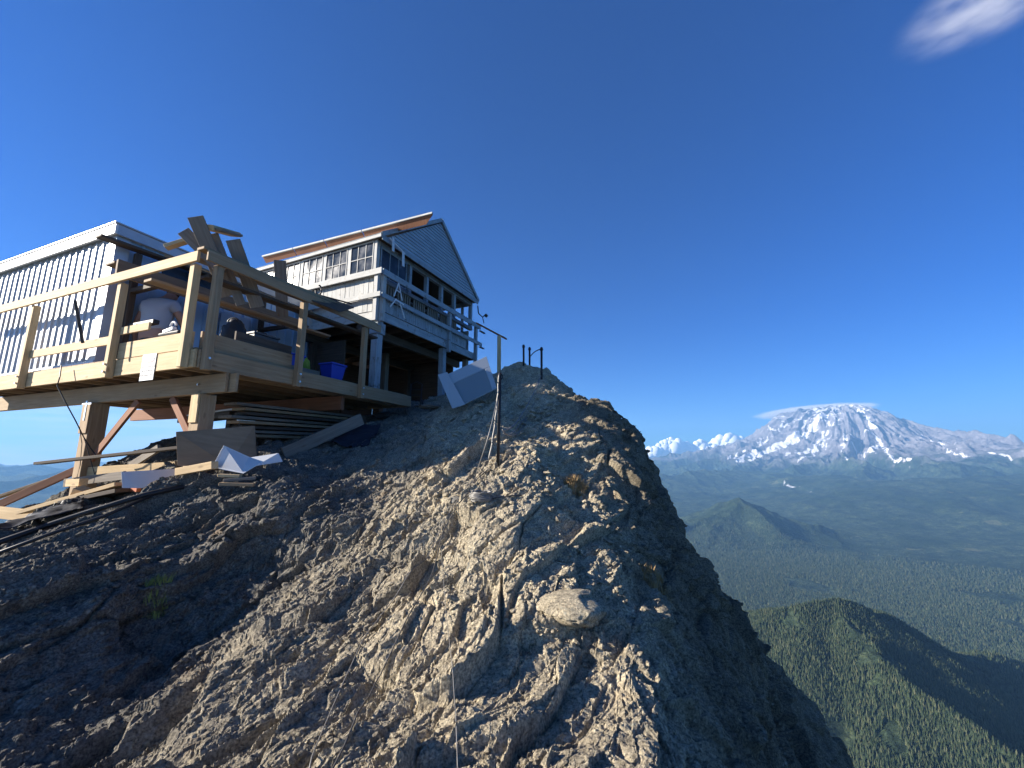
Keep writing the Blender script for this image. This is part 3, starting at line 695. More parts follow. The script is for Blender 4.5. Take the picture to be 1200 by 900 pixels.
# right wall: one glazed bay, the others open
bays = [W0-.05, 1.12, 1.82, 2.50, 3.16, L-.05]
bpart('wall_header', M_PAINT_SHADE, (WA+.052, L, W0-.05, W0+.05, 1.76, 1.93)); bpart('window_sill', M_PAINT_SHADE, (WA+.052, L, W0-.06, W0+.05, .96, 1.05))
for a in bays[1:]: bpart('window_post', M_PAINT_SHADE, (a-.045, a+.045, W0-.05, W0+.05, 1.052, 1.758))
window(BD(WA+.08, W0-.03, 0), BD.v, -BD.u, .90, 1.06, 1.75, 3, 1, M_PAINT_SHADE)
b = MB(); a = W0+.06
k = 0
while a < L-.9:
    if k % 7 not in (5,): b.fbox(BD, a, a+.05, W0-.03, W0, .2, .955)
    a += .085; k += 1
b.build('wall', M_GREYW, cab, bevel=.002)
# far walls
bpart('wall', M_PAINT, (L-.06, L-.02, W0+.06, L*.45, .2, .95), (L-.06, L-.02, W0+.06, L, 1.76, 1.93)); bpart('wall', M_DARKW, (W0+.06, L-.07, L-.06, L-.02, .2, 1.93)); bpart('wall', M_DARKW, (L-.06, L-.02, L*.45+.01, L-.07, .2, 1.75))
for bb in (W0+.3, L*.45): bpart('window_post', M_PAINT, (L-.06, L-.02, bb-.045, bb+.045, .952, 1.757))
bpart('ceiling', M_DARKW, (W0+.06, L-.07, W0+.06, L-.07, 1.90, 1.925)); 
# gable roof: ridge runs away to the left
G0, GE, GA = -.10, 1.90, 3.50      # overhang, eave height, apex height
mid = L/2; ea0, ea1 = -.15, L+.05
def roofslab(a0, z0, a1, z1, name, m):
    b = MB(); n_ = (BD.v*(z1-z0)*-1+Zv*(a1-a0)); n_ = n_.normalized()*.05
    if n_.z < 0: n_ = -n_
    c = [BD(a0, G0, z0), BD(a1, G0, z1), BD(a1, L+.15, z1), BD(a0, L+.15, z0)]
    b.hexa(c+[q+n_ for q in c]); return b.build(name, m, cab, bevel=.003)
roofslab(ea0, GE, mid, GA, 'roof', M_PAINT_SHADE); roofslab(ea1, GE, mid+.001, GA, 'roof', M_PAINT_SHADE)
b = MB(); n = 17
for k in range(n):
    t0, t1 = k/n, (k+1)/n
    z0, z1 = GE+.03+(GA-GE-.10)*t0, GE+.03+(GA-GE-.10)*t1
    h0, h1 = (mid-.04)*(1-t0), (mid-.04)*(1-t1)
    c = [BD(mid-h0, G0+.010, z0), BD(mid+h0, G0+.010, z0), BD(mid+h0, G0+.05, z0), BD(mid-h0, G0+.05, z0),
         BD(mid-h1, G0+.034, z1), BD(mid+h1, G0+.034, z1), BD(mid+h1, G0+.05, z1), BD(mid-h1, G0+.05, z1)]
    b.hexa(c)
b.build('gable_siding', M_SIDE_SHADE, cab)
b = MB()
for a_ in (ea0, ea1):
    b.bar(BD(a_, G0-.016, GE+.02), BD(mid, G0-.016, GA+.02), .028, .10, Zv)
b.build('barge_board', M_PAINT_SHADE, cab, bevel=.003)
bpart('gable_trim', M_PAINT_SHADE, (ea0+.02, ea1-.02, G0-.012, G0+.008, GE-.10, GE+.028)); bpart('eave_fascia', M_PAINT, (ea0-.02, ea0+.012, G0, L+.15, GE-.045, GE+.03))
bpart('soffit', M_DARKW, (ea0+.03, ea1-.03, G0+.01, W0-.06, GE-.04, GE-.015), (ea0+.03, WA-.06, W0-.055, L, GE-.04, GE-.015))
# posts under the cabin
def cpost(a, bb, w, m):
    p = BD(a, bb, 0); g = ground(p.x, p.y)-.1
    if a < 1 and bb < 1: g = max(g, DK.o.z+.27)
    g -= BD.o.z
    return bpart('support_post', m, (a-w/2, a+w/2, bb-w/2, bb+w/2, g, -.003))
pc = cpost(.10, .10, .17, M_PAINT_SHADE); bpart('post_collar', M_PAINT_SHADE, (-.02, .22, -.02, .22, -.30, -.06), parent=pc)
cpost(2.62, .10, .15, M_PAINT_SHADE); cpost(4.0, .2, .14, M_GREYW); cpost(.3, 2.3, .16, M_DARKW); cpost(2.4, 1.9, .15, M_GREYW); cpost(3.9, 2.3, .15, M_DARKW); cpost(.3, 4.0, .16, M_DARKW)
bpart('light_block_wall', M_DARKW, (.1, L-.1, L-.3, L-.26, -2.6, -.004)); bpart('light_block_wall', M_DARKW, (L-.1, L-.06, .7, L-.3, -2.4, -.004)); bpart('light_block_wall', M_DARKW, (.34, .38, 1.3, L-.35, -2.6, -.21))  # dark walls added to shut out sky and sun beneath the cabin
# small clutter inside the open bays
cr = thing('storage_crate', 'pale blue crate on the shelf in the last open bay of the lookout cabin', 'crate', BD(3.5, .8, 1.06))
part('crate_body', mat('pale_blue_plastic', (.35, .5, .75), .5), cr, (3.35, 3.75, .62, .92, 1.06, 1.28), F_=BD); part('crate_lid', M_WHITE, cr, (3.33, 3.77, .60, .94, 1.283, 1.31), F_=BD)
sh = part('work_shelf', M_GREYW, None, (W0+.1, L-.1, .45, 1.0, 1.0, 1.05), F_=BD); tag(sh, 'long board shelf inside the lookout cabin behind the open bays', 'shelf')
st = thing('step_ladder', 'white metal step ladder hooked outside the lookout rail near its front corner', 'ladder', BD(.4, -.2, .2))
LF = lambda a, z: BD(a, -.205, z)
for nm, q0, q1 in (('leg', (.22, .58), (.36, .95)), ('leg', (.50, .58), (.36, .95)), ('leg', (.12, .30), (.30, .55)), ('leg', (.62, .18), (.42, .52))):
    b = MB(); b.bar(LF(*q0), LF(*q1), .025, .018, BD.u); b.build(nm, M_WHITEM, st)
b = MB(); b.bar(LF(.26, .52), LF(.56, .50), .03, .02, BD.u); b.bar(LF(.27, .76), LF(.45, .74), .025, .018, BD.u); b.build('rung', M_WHITEM, st)
b = MB(); b.bar(BD(.02, -.18, 1.88), BD(.55, -.18, 1.76), .02, .03, Zv); b.bar(BD(.12, -.19, 1.94), BD(.14, -.19, 1.62), .07, .012, BD.u); b.bar(BD(.48, -.19, 1.76), BD(.50, -.19, 1.42), .08, .012, BD.u)
o = b.build('hanging_strap', M_WHITEM); tag(o, 'white straps hanging under the gable at the front corner of the cabin', 'strap')
b = MB(); q = BD(L-.1, -.16, 1.35)
b.tube([q+Vector((0, 0, .35)), q+Vector((.03, 0, .1)), q+Vector((.16, 0, -.02)), q+Vector((.26, 0, .08))], .02, 6); b.tube([q+Vector((.16, 0, -.02)), q+Vector((.2, .05, -.2))], .014, 6); b.tube([q+Vector((.24, 0, .06)), q+Vector((.30, 0, .0))], .05, 8)
o = b.build('wall_lamp', M_BLACK); tag(o, 'small black fixture on an arm at the far corner of the cabin gable', 'lamp')

# loose sheets along the roof edge
def ray_a(px, py, a, F_=BD):
    d = P(px, py, 1.0); nrm = F_.v; t = (F_.o+F_.v*a).dot(nrm)/d.dot(nrm); p = d*t; q = p-F_.o
    return q.dot(F_.u), q.z
b1_, z1_ = ray_a(508, 250, .25); b0_, z0_ = ray_a(308, 301, .25)
zt = z1_
cuts = [b1_, b1_+(b0_-b1_)*.36, b1_+(b0_-b1_)*.58, b1_+(b0_-b1_)*.78, b0_]
labs = ['plywood roof sheet nearest the gable end, jutting past the roof edge', 'second plywood roof sheet from the gable end along the cabin eave', 'third plywood roof sheet from the gable end along the cabin eave', 'farthest plywood roof sheet, at the left end of the row on the cabin eave']
print('sheet', b1_, z1_, b0_, z0_)
for k in range(4):
    u0, u1 = cuts[k]+.015, cuts[k+1]-.015
    za = zt+(z0_-z1_)*(u0-b1_)/(b0_-b1_); zb = zt+(z0_-z1_)*(u1-b1_)/(b0_-b1_)
    root = thing('roof_sheet', labs[k], 'plywood sheet', BD(.25, u0, za), 'loose plywood sheets along the cabin eave')
    lo_ = .10; dz = .12
    b = MB(); b.hexa([BD(.25, u0, za-.03), BD(.25, u1, zb-.03), BD(.25+lo_, u1, zb-.03-dz), BD(.25+lo_, u0+(.25 if k == 0 else 0), za-.03-dz), BD(.25, u0, za-.008), BD(.25, u1, zb-.008), BD(.25+lo_+.02, u1, zb-.01-dz), BD(.25+lo_+.02, u0+(.25 if k == 0 else 0), za-.01-dz)])
    b.build('sheet', M_RED, root)
    b = MB(); b.hexa([BD(.21, u0, za-.02), BD(.21, u1, zb-.02), BD(.248, u1, zb-.02), BD(.248, u0, za-.02), BD(.21, u0, za+.02), BD(.21, u1, zb+.02), BD(.248, u1, zb+.02), BD(.248, u0, za+.02)])
    b.build('edge_strip', M_PAINT, root)

# stair railing beyond the cabin
sr = thing('stair_railing', 'short brown railing with one post beyond the right end of the cabin', 'railing', drop(-.33, 10.6))
b = MB(); b.bar(P(559, 379, 10.9), P(593, 397, 10.6), .14, .04, Zv); b.build('rail', M_RED, sr, bevel=.003)
pt = P(585, 394, 10.6); b = MB(); b.bar(Vector((pt.x, pt.y, ground(pt.x, pt.y)-.2)), pt, .10, .10, Vector((0, 1, 0))); b.build('post', M_FRESH, sr, bevel=.004)
# ------------------------------------------------------------------ lumber on the railing
def plank(p0, p1, w, h, m, label, cat='plank', up=Zv, name='plank', group=None, bevel=.003):
    b = MB(); b.bar(Vector(p0), Vector(p1), w, h, up); o = b.build(name, m, None, bevel=bevel); return tag(o, label, cat, group)
GL = 'planks piled on the deck rail'
rk_ = thing('lumber_rack', 'dark timber rack standing along the side of the shed and holding planks', 'rack', DK(.5, 2.3, .27))
for a_ in (.42, 2.7):
    part('rack_post', M_DARKW, rk_, (a_, a_+.09, 2.60, 2.68, .27, 2.24)); part('rack_arm', M_DARKW, rk_, (a_, a_+.09, 1.85, 2.598, 1.54, 1.615))
piles = [
 ((-.08, 2.60, 2.28), (2.1, 2.5, 2.30), M_DARKW, 'thin dark plank high beside the shed wall, its tip sticking out left'),
 ((-.05, 2.00, 1.66), (3.3, 1.95, 1.72), M_BROWN, 'wide brown plank standing on edge in the rack above the worker, nearest the viewer'),
 ((.02, 2.38, 1.83), (3.6, 2.33, 1.87), M_BROWN, 'second brown plank on the rack above the worker, nearer the shed'),
 ((.05, .10, 1.24), (3.4, .12, 1.31), M_DARKW, 'dark plank along the inside of the right hand rail'),
 ((-.1, 1.05, 1.28), (3.0, .98, 1.33), M_FIR, 'tan plank at the back of the pile on the rail'),
 ((.0, .42, 1.585), (1.9, .30, 1.60), M_GREYW, 'grey plank lying flat on top of the corner rail'),
 ((.35, .12, 1.58), (2.4, -.02, 1.60), M_FIR, 'tan plank lying along the top of the right hand rail'),
]
for k, (q0, q1, m, lab) in enumerate(piles):
    plank(DK(*q0), DK(*q1), .05 if k == 1 else .26 if k == 2 else .18, .26 if k == 1 else .04, m, lab, group=GL)
def plank_px(a, b, w, h, m, label, up=None, group=None, name='plank', cat='plank'):
    p0, p1 = P(*a), P(*b)
    u_ = up if up is not None else Zv
    return plank(p0, p1, w, h, m, label, cat, u_, name, group)
GT = 'short boards leaning up across the rail'
face = Vector((.25, -1, .1)).normalized()
def leaning(a, b, w, m, lab, t=.038):
    p0, p1 = P(*a), P(*b); return plank(p0, p1, w, t, m, lab, up=face, group=GT)
leaning((229, 254, 5.05), (268, 347, 5.55), .185, M_GREYW, 'tallest grey board leaning up over the deck corner post')
leaning((215, 271, 5.2), (262, 318, 5.35), .16, M_GREYW, 'lower grey board leaning left of the tallest one over the deck corner')
leaning((273, 281, 5.35), (302, 360, 5.8), .18, M_GREYW, 'grey board leaning up over the rail right of the corner')
leaning((250, 274, 5.3), (283, 358, 5.6), .12, M_GREYW, 'narrow grey board leaning between the two wide boards')
plank(P(243, 266, 5.15), P(276, 275, 5.9), .15, .07, M_FRESH, 'short pale beam lying across the tops of the leaning boards', group=GT)
plank(P(255, 269, 5.2), P(281, 276, 5.75), .09, .035, M_GREYW, 'small dark board lying beside the pale beam on top of the pile', group=GT)
leaning((328, 305, 6.6), (331, 371, 7.0), .19, M_GREYW, 'grey board standing upright behind the middle of the right hand rail')
plank(P(194, 290, 5.2), P(232, 278, 5.3), .10, .05, M_FRESH, 'short sunlit board on the rail left of the leaning boards', group=GT)
plank(P(88, 352, 5.45), P(97, 402, 5.45), .035, .02, M_DARKW, 'thin dark stake leaning in front of the shed corner', up=face)
# long pole running from the rail over the cabin side
b = MB(); b.tube([P(341, 337, 6.5), P(412, 356, 7.0)], .014, 8); o = b.build('iron_bar', M_IRON); tag(o, 'dark iron bar lying on the far part of the right hand rail', 'bar')
b = MB(); q = P(373, 340, 6.7)
b.tube([q+Vector((.05*math.sin(t_), .01, .07*math.cos(t_)*1.3)) for t_ in [i*math.pi/8 for i in range(13)]], .014, 6); b.tube([P(373, 347, 6.7), P(373, 352, 6.72)], .035, 8)
o = b.build('lifting_hook', M_IRON); tag(o, 'black hook shaped lifting eye on the rail below the cabin windows', 'hook')
sheet = MB(); sheet.hexa([P(343, 344, 6.2), P(350, 337, 6.8), P(415, 361, 7.3), P(398, 366, 6.6)] + [q+Zv*.02 for q in (P(343, 344, 6.2), P(350, 337, 6.8), P(415, 361, 7.3), P(398, 366, 6.6))])
o = sheet.build('plywood_offcut', M_DARKW); tag(o, 'dark plywood offcut lying on the rail below the cabin windows', 'plywood')

# ------------------------------------------------------------------ worker seen from behind
def skin_mesh(name, joints, edges, m, parent, root=0, sub=2):
    me = bpy.data.meshes.new(name); me.from_pydata([j[0] for j in joints], edges, []); o = bpy.data.objects.new(name, me); COL.objects.link(o)
    sk = o.modifiers.new('skin', 'SKIN'); sk.use_smooth_shade = True
    for k, j in enumerate(joints):
        r = j[1]; r = (r, r) if not isinstance(r, tuple) else r
        me.skin_vertices[0].data[k].radius = r
    me.skin_vertices[0].data[root].use_root = True
    ss = o.modifiers.new('sub', 'SUBSURF'); ss.levels = sub; ss.render_levels = sub
    dg = bpy.context.evaluated_depsgraph_get(); dg.update(); nm = bpy.data.meshes.new_from_object(o.evaluated_get(dg)); bpy.data.objects.remove(o)
    o = link_mesh(name, nm, m, parent); return o
WX = P(182, 372, 6.5)
wz = DK.o.z+.27
wp = thing('person', 'person in pale grey T-shirt kneeling on the deck, back turned, head behind planks', 'person', (WX.x, WX.y, wz))
# local axes: +x right in view, +y away from the camera
J = [((0, 0, .52), (.165, .12)), ((0, .01, .66), (.165, .115)), ((.0, .03, .84), (.185, .12)), ((.0, .06, 1.02), (.18, .11)), ((.0, .10, 1.10), (.07, .07)), ((.0, .15, 1.15), (.06, .06)), ((.0, .22, 1.20), (.085, .09)), ((0, .26, 1.27), (.08, .08)),
     ((-.19, .05, 1.0), .068), ((-.27, .05, .84), .052), ((-.31, .04, .70), .044), ((-.33, .07, .58), .037), ((-.34, .10, .48), .03), ((-.34, .12, .42), (.04, .022)),
     ((.19, .07, 1.0), .068), ((.25, .13, .85), .052), ((.26, .22, .72), .044), ((.22, .33, .64), .034), ((.17, .40, .60), .03), ((.14, .43, .57), (.035, .022)),
     ((-.11, .02, .46), .11), ((-.12, .07, .28), .095), ((-.13, .12, .10), .07), ((-.13, .0, .065), .06), ((-.13, -.24, .055), .045), ((-.13, -.36, .05), .04),
     ((.11, .02, .46), .11), ((.12, .07, .28), .095), ((.13, .12, .10), .07), ((.13, .0, .065), .06), ((.13, -.24, .055), .045), ((.13, -.36, .05), .04)]
E = [(0, 1), (1, 2), (2, 3), (3, 4), (4, 5), (5, 6), (6, 7), (3, 8), (8, 9), (9, 10), (10, 11), (11, 12), (12, 13), (3, 14), (14, 15), (15, 16), (16, 17), (17, 18), (18, 19), (0, 20), (20, 21), (21, 22), (22, 23), (23, 24), (24, 25), (0, 26), (26, 27), (27, 28), (28, 29), (29, 30), (30, 31)]
J = [(p, r) for p, r in J]
body = skin_mesh('body', J, E, M_SKIN, wp)
# fingers: short separate chains rooted in the palms
for side, base, dirv in ((-1, Vector((-.34, .125, .405)), Vector((0, .2, -1))), (1, Vector((.135, .44, .56)), Vector((-.5, .6, -.6)))):
    dirv.normalize(); acr = dirv.cross(Vector((0, 1, 0))); acr = acr.normalized() if acr.length > .1 else Vector((1, 0, 0))
    fj, fe = [], []
    for k in range(5):
        ln = (.05, .072, .08, .075, .06)[k]; s = base+acr*(k-2)*.019*side*-1
        d2 = (dirv+acr*(-.7*side*-1 if k == 0 else 0)).normalized()
        i = len(fj); fj += [(tuple(s-dirv*.02), .010), (tuple(s+d2*ln*.5), .009), (tuple(s+d2*ln*.8+Vector((0, .015, 0))), .008), (tuple(s+d2*ln*.95+Vector((0, .035, 0))), .007)]
        fe += [(i, i+1), (i+1, i+2), (i+2, i+3)]
    for k in range(5):
        skin_mesh('finger', fj[k*4:k*4+4], [(0, 1), (1, 2), (2, 3)], M_SKIN, wp, sub=1)
JS = [((0, -.005, .56), (.205, .16)), ((0, .01, .68), (.20, .15)), ((0, .03, .85), (.215, .15)), ((0, .06, 1.02), (.205, .135)), ((0, .09, 1.09), (.10, .085)),
      ((-.19, .05, 1.01), .09), ((-.262, .05, .87), .08), ((.19, .07, 1.01), .09), ((.245, .12, .89), .08)]
skin_mesh('shirt', JS, [(0, 1), (1, 2), (2, 3), (3, 4), (3, 5), (5, 6), (3, 7), (7, 8)], M_SHIRT, wp)
JP = [((0, -.01, .55), (.19, .15)), ((0, -.01, .48), (.19, .155)), ((-.11, .02, .44), .125), ((-.12, .07, .28), .11), ((-.13, .12, .10), .085), ((-.13, .0, .075), .075), ((-.13, -.22, .065), .06),
      ((.11, .02, .44), .125), ((.12, .07, .28), .11), ((.13, .12, .10), .085), ((.13, .0, .075), .075), ((.13, -.22, .065), .06)]
skin_mesh('trousers', JP, [(0, 1), (1, 2), (2, 3), (3, 4), (4, 5), (5, 6), (1, 7), (7, 8), (8, 9), (9, 10), (10, 11)], M_PANTS, wp)
skin_mesh('hair', [((0, .20, 1.22), (.09, .09)), ((0, .25, 1.28), (.092, .085)), ((0, .31, 1.29), (.07, .07))], [(0, 1), (1, 2)], M_HAIR, wp)
wp.scale = (1.12, 1.12, 1.12)

# ------------------------------------------------------------------ things on the deck
def blob_bag(name, label, cat, c, sx, sy, sz, m, seed=0, strap=True, group=None):
    root = thing(name, label, cat, c, group)
    bm = bmesh.new(); bmesh.ops.create_icosphere(bm, subdivisions=4, radius=1)
    V_ = np.array([v.co[:] for v in bm.verts]); n_ = fbm(V_*2.2+seed, 3, 600+seed)
    for v, q in zip(bm.verts, n_):
        z = v.co.z; k = 1+.28*q
        v.co = Vector((v.co.x*sx*k, v.co.y*sy*k, max(z, -.75)*sz*k+sz*.75))
    me = bpy.data.meshes.new(name+'_body'); bm.to_mesh(me); bm.free(); me.polygons.foreach_set('use_smooth', [True]*len(me.polygons))
    link_mesh('bag_body', me, m, root)
    if strap:
        b = MB(); cc = Vector(c); b.tube([cc+Vector((sx*.5*math.cos(t_), -sy*.3, sz*1.62+.06*math.sin(t_))) for t_ in [i*math.pi/8 for i in range(9)]], .012, 6); b.build('strap', M_BLACK, root)
    return root
def dz(a, b, z=.27): return DK(a, b, z)
blob_bag('backpack', 'black backpack slumped on the deck just right of the corner posts', 'backpack', dz(.75, .45, .44), .16, .13, .26, M_BLACK, 1)
blob_bag('duffel_bag', 'dark duffel bag on the deck behind the blue tote', 'bag', dz(3.0, .95), .30, .2, .2, M_NAVY, 2)
blob_bag('stuff_bag', 'yellow green fabric bag wedged between the two blue totes', 'bag', dz(2.2, .75), .16, .14, .28, M_GREEN, 3, False)
def box_thing(name, label, cat, F_, a0, a1, b0, b1, z0, z1, m, lid=None, handle=None, group=None, taper=.0):
    root = thing(name, label, cat, F_((a0+a1)/2, (b0+b1)/2, z0), group)
    b = MB(); t = taper
    b.hexa([F_(a0+t, b0+t, z0), F_(a1-t, b0+t, z0), F_(a1-t, b1-t, z0), F_(a0+t, b1-t, z0), F_(a0, b0, z1), F_(a1, b0, z1), F_(a1, b1, z1), F_(a0, b1, z1)])
    b.build('box_body', m, root, bevel=.006)
    if lid: part('lid', lid, root, (a0-.015, a1+.015, b0-.015, b1+.015, z1+.002, z1+.035), F_=F_, bevel=.006)
    if handle:
        b = MB(); c = F_((a0+a1)/2, (b0+b1)/2, z1+.03); w_ = (a1-a0)*.22
        b.tube([c-F_.v*w_, c-F_.v*w_*.9+Zv*.05, c+F_.v*w_*.9+Zv*.05, c+F_.v*w_], .011, 6); b.build('handle', handle, root)
    return root
box_thing('tool_case', 'black tool case with a loop handle on the deck against the pale shed door', 'tool case', DK, 1.0, 1.42, .35, .6, .52, .76, M_DKGREY, M_DKGREY, M_BLACK)
box_thing('plywood_crate', 'dark board crate on the deck under the black tool case', 'crate', DK, .75, 1.5, .25, .75, .27, .50, M_DARKW)
GB = 'blue plastic totes under the cabin'
box_thing('storage_tote', 'large blue tote at the edge of the deck between the last rail posts', 'tote', DK, 2.32, 2.66, .10, .40, .272, .54, M_BLUE, M_BLUE, group=GB, taper=.04)
box_thing('storage_tote', 'smaller blue tote on a pallet left of the large one, behind the rail post', 'tote', DK, 1.62, 2.0, .40, .75, .42, .60, M_BLUE, M_BLUE, group=GB, taper=.03)
box_thing('board_stack', 'stack of grey boards on the deck under the smaller blue tote', 'boards', DK, 1.55, 2.3, .35, .8, .272, .41, M_GREYW)
o = part('tool_tray', M_BLACK, None, (.02, .10, 1.02, 1.62, .70, .76)); tag(o, 'black tool tray resting on the short sunlit board by the worker', 'tray')
dr_ = thing('power_drill', 'white and black power tool lying on top of the upper rim board near the corner', 'power tool', DK(.02, .62, .48))
b = MB(); b.bar(DK(.02, .72, .53), DK(.02, .50, .56), .06, .06, Zv); b.build('motor_body', M_WHITEM, dr_, bevel=.012)
b = MB(); q = DK(.02, .55, .60); b.tube([q+DK.u*(.06*math.cos(t_))+Zv*(.055*math.sin(t_)) for t_ in [i*math.pi/6 for i in range(7)]], .014, 8); b.build('handle', M_WHITEM, dr_)
b = MB(); b.tube([DK(.02, .40, .50), DK(.02, .80, .50)], .028, 8); b.build('tool_base', M_BLACK, dr_)
# cord from the rail, down past the beam
b = MB(); b.tube([P(72, 428, 6.0), P(70, 442, 5.95), P(67, 452, 5.95), P(76, 470, 5.95), P(88, 492, 6.0), P(98, 512, 6.1), P(106, 525, 6.15), P(112, 533, 6.2)], .008, 6); b.tube([P(93, 500, 6.0), P(96, 520, 6.05), P(94, 545, 6.1), P(90, 560, 6.1), P(89, 598, 6.0)], .005, 5); b.tube([P(98, 512, 6.1), P(105, 535, 6.1), P(111, 556, 6.1), P(113, 552, 6.1)], .005, 5)
o = b.build('hanging_cable', M_BLACK); tag(o, 'tangled black cord hanging from the deck past the left support post', 'cord')
# ------------------------------------------------------------------ gear in the shade under the cabin
ht = thing('hand_truck', 'dark steel hand truck parked in the shade under the cabin', 'hand truck', P(486, 478, 9.6))
q = P(486, 478, 9.6); q.z = ground(q.x, q.y)
ht.location = q
b = MB(); b.tube([q+Vector((-.13, 0, .05)), q+Vector((-.13, .1, .55)), q+Vector((0, .12, .62)), q+Vector((.13, .1, .55)), q+Vector((.13, 0, .05))], .013, 6)
for k in range(3): b.tube([q+Vector((-.13, .03+.02*k, .15+.13*k)), q+Vector((.13, .03+.02*k, .15+.13*k))], .009, 6)
b.build('frame', M_IRON, ht)
for s in (-.15, .15):
    b = MB(); b.tube([q+Vector((s-.02, .05, .09)), q+Vector((s+.02, .05, .09))], .09, 14); b.build('wheel', M_BLACK, ht)
part('toe_plate', M_STEEL, ht, (-.12, .12, -.1, .0, .02, .03), F_=Frame(q, 0))
for k, (px, py, Y_, lab) in enumerate(((455, 474, 9.4, 'grey bundle lying in the shade left of the hand truck'), (505, 482, 9.0, 'pale rag heap on the rock below the cabin edge'))):
    c = P(px, py, Y_); c.z = ground(c.x, c.y)-.03
    blob_bag('cloth_bundle', lab, 'bundle', c, .34 if k == 0 else .25, .2, .10 if k == 0 else .06, M_DKGREY if k == 0 else M_GREYW, 5+k, False)
# the framed panel leaning beside the cabin
pn = thing('framed_panel', 'white framed panel with a grey inset leaning on the rock below the cabin', 'panel', P(545, 478, 8.0))
A0, A1, A2, A3 = P(522, 440, 8.15), P(570, 418, 8.6), P(582, 455, 8.2), P(543, 474, 7.85)
nrm = (A1-A0).cross(A3-A0).normalized()
if nrm.y > 0: nrm = -nrm
def quad_slab(c, th, name, m, parent, off=0):
    b = MB(); c = [q+nrm*off for q in c]; b.hexa(c+[q+nrm*th for q in c]); return b.build(name, m, parent, bevel=.004)
quad_slab([A0, A3, A2, A1], -.03, 'panel_board', M_PALEG, pn)
def bil(s, t_): return A0.lerp(A1, s).lerp(A3.lerp(A2, s), t_)
quad_slab([bil(.0, .0), bil(1, 0), bil(1, .33), bil(0, .33)], .012, 'frame_strip', M_PALEG, pn, .001); quad_slab([bil(.87, .332), bil(1, .332), bil(1, 1), bil(.87, 1)], .012, 'frame_strip', M_PALEG, pn, .001)
quad_slab([bil(.03, .34), bil(.865, .34), bil(.865, .99), bil(.03, .99)], .004, 'inset', mat('grey_inset', (.20, .23, .24), .5), pn, .001)
pn2 = MB(); B0, B1, B2, B3 = P(513, 439, 8.0), P(524, 436, 8.1), P(545, 474, 7.8), P(530, 479, 7.75); o_ = Vector((.01, -.04, 0))
pn2.hexa([B0, B3, B2, B1]+[q+Vector((0, .03, 0)) for q in (B0, B3, B2, B1)]); o = pn2.build('white_strip_board', M_PALEG, bevel=.004); tag(o, 'narrow white board leaning against the left edge of the framed panel', 'board')

# ------------------------------------------------------------------ scrap lumber below the deck, left
GS = 'scrap lumber lying on the slope under the deck'
plank_px((46, 543, 6.2), (236, 522, 5.75), .14, .04, M_DARKW, 'long blackened board crossing in front of both deck posts', group=GS)
plank_px((90, 554, 6.55), (206, 547, 6.1), .04, .15, M_FRESH, 'bright yellow board on edge behind the long blackened one', group=GS)
plank_px((76, 566, 6.3), (146, 557, 6.0), .04, .12, M_GREYW, 'grey board on edge under the bright yellow one', group=GS)
plank_px((28, 600, 5.9), (142, 567, 5.6), .16, .05, M_FRESH, 'long pale plank slanting up past the foot of the left post', group=GS)
plank_px((-30, 597, 6.3), (48, 606, 6.0), .05, .16, M_FRESH, 'bright plank on edge at the left frame edge', group=GS)
plank_px((-20, 600, 6.9), (100, 546, 6.9), .05, .12, M_RED, 'red brown joist behind the foot of the left post', group=GS)
plank_px((-30, 592, 7.3), (110, 545, 7.3), .12, .04, M_FIR, 'thin tan board above the red brown joist', group=GS)
plank_px((84, 588, 5.7), (150, 574, 5.5), .30, .05, M_DARKW, 'dark wide board under the long pale plank', group=GS)
plank_px((82, 566, 6.0), (98, 565, 5.9), .10, .10, M_FRESH, 'small cut block with a bright end grain by the left post', group=GS)
plank_px((88, 580, 5.75), (100, 576, 5.9), .12, .15, M_FRESH, 'triangular looking pale block standing on the dark wide board', up=Vector((.4, 0, 1)), group=GS)
plank_px((209, 553, 5.15), (252, 545, 5.0), .09, .09, M_FRESH, 'short yellow beam lying on the rock below the plywood sheet', group=GS)
plank_px((148, 570, 5.6), (163, 572, 5.5), .05, .10, M_ORANGE, 'short orange bracket on the rock right of the long pale plank', group=GS, name='steel_bracket', cat='bracket')
plank_px((332, 532, 6.3), (424, 491, 7.3), .05, .20, M_GREYW, 'heavy grey beam lying up the slope under the right part of the deck', group=GS)
for k, (a, b_, mm, lab) in enumerate((((257, 557, 4.95), (282, 558, 5.0), M_FRESH, 'upper offcut of the small pile on the dark rock'), ((262, 563, 4.9), (300, 560, 5.05), M_GREYW, 'middle offcut of the small pile on the dark rock'), ((258, 567, 4.85), (298, 568, 4.95), M_FIR, 'lowest offcut of the small pile on the dark rock'))):
    plank_px(a, b_, .10, .035, mm, lab, group='small pile of offcuts on the rock')
# plywood sheet wedged below the near post
def sheet_px(name, label, cat, pts, th, m, group=None, off=Vector((0, 1, 0))):
    b = MB(); b.prism([P(*q) for q in pts], off*th); o = b.build(name, m, None, bevel=.002); return tag(o, label, cat, group)
sheet_px('plywood_sheet', 'brown plywood sheet standing on edge below the near deck post', 'plywood', [(206, 506, 5.2), (298, 499, 5.75), (300, 536, 5.75), (268, 546, 5.4), (208, 546, 5.2)], .02, M_PLY)
sheet_px('white_board', 'bent white board with a raised peak lying on the rock below the plywood sheet', 'white board', [(248, 548, 5.1), (262, 522, 5.15), (293, 536, 5.3), (326, 531, 5.4), (331, 541, 5.4), (300, 546, 5.2), (285, 555, 5.1)], .012, M_WHITE)
sheet_px('white_board', 'long white board lying under the scrap lumber left of the plywood sheet', 'white board', [(142, 553, 5.25), (246, 547, 5.9), (248, 560, 5.9), (165, 572, 5.3), (143, 572, 5.2)], .012, M_WHITE)
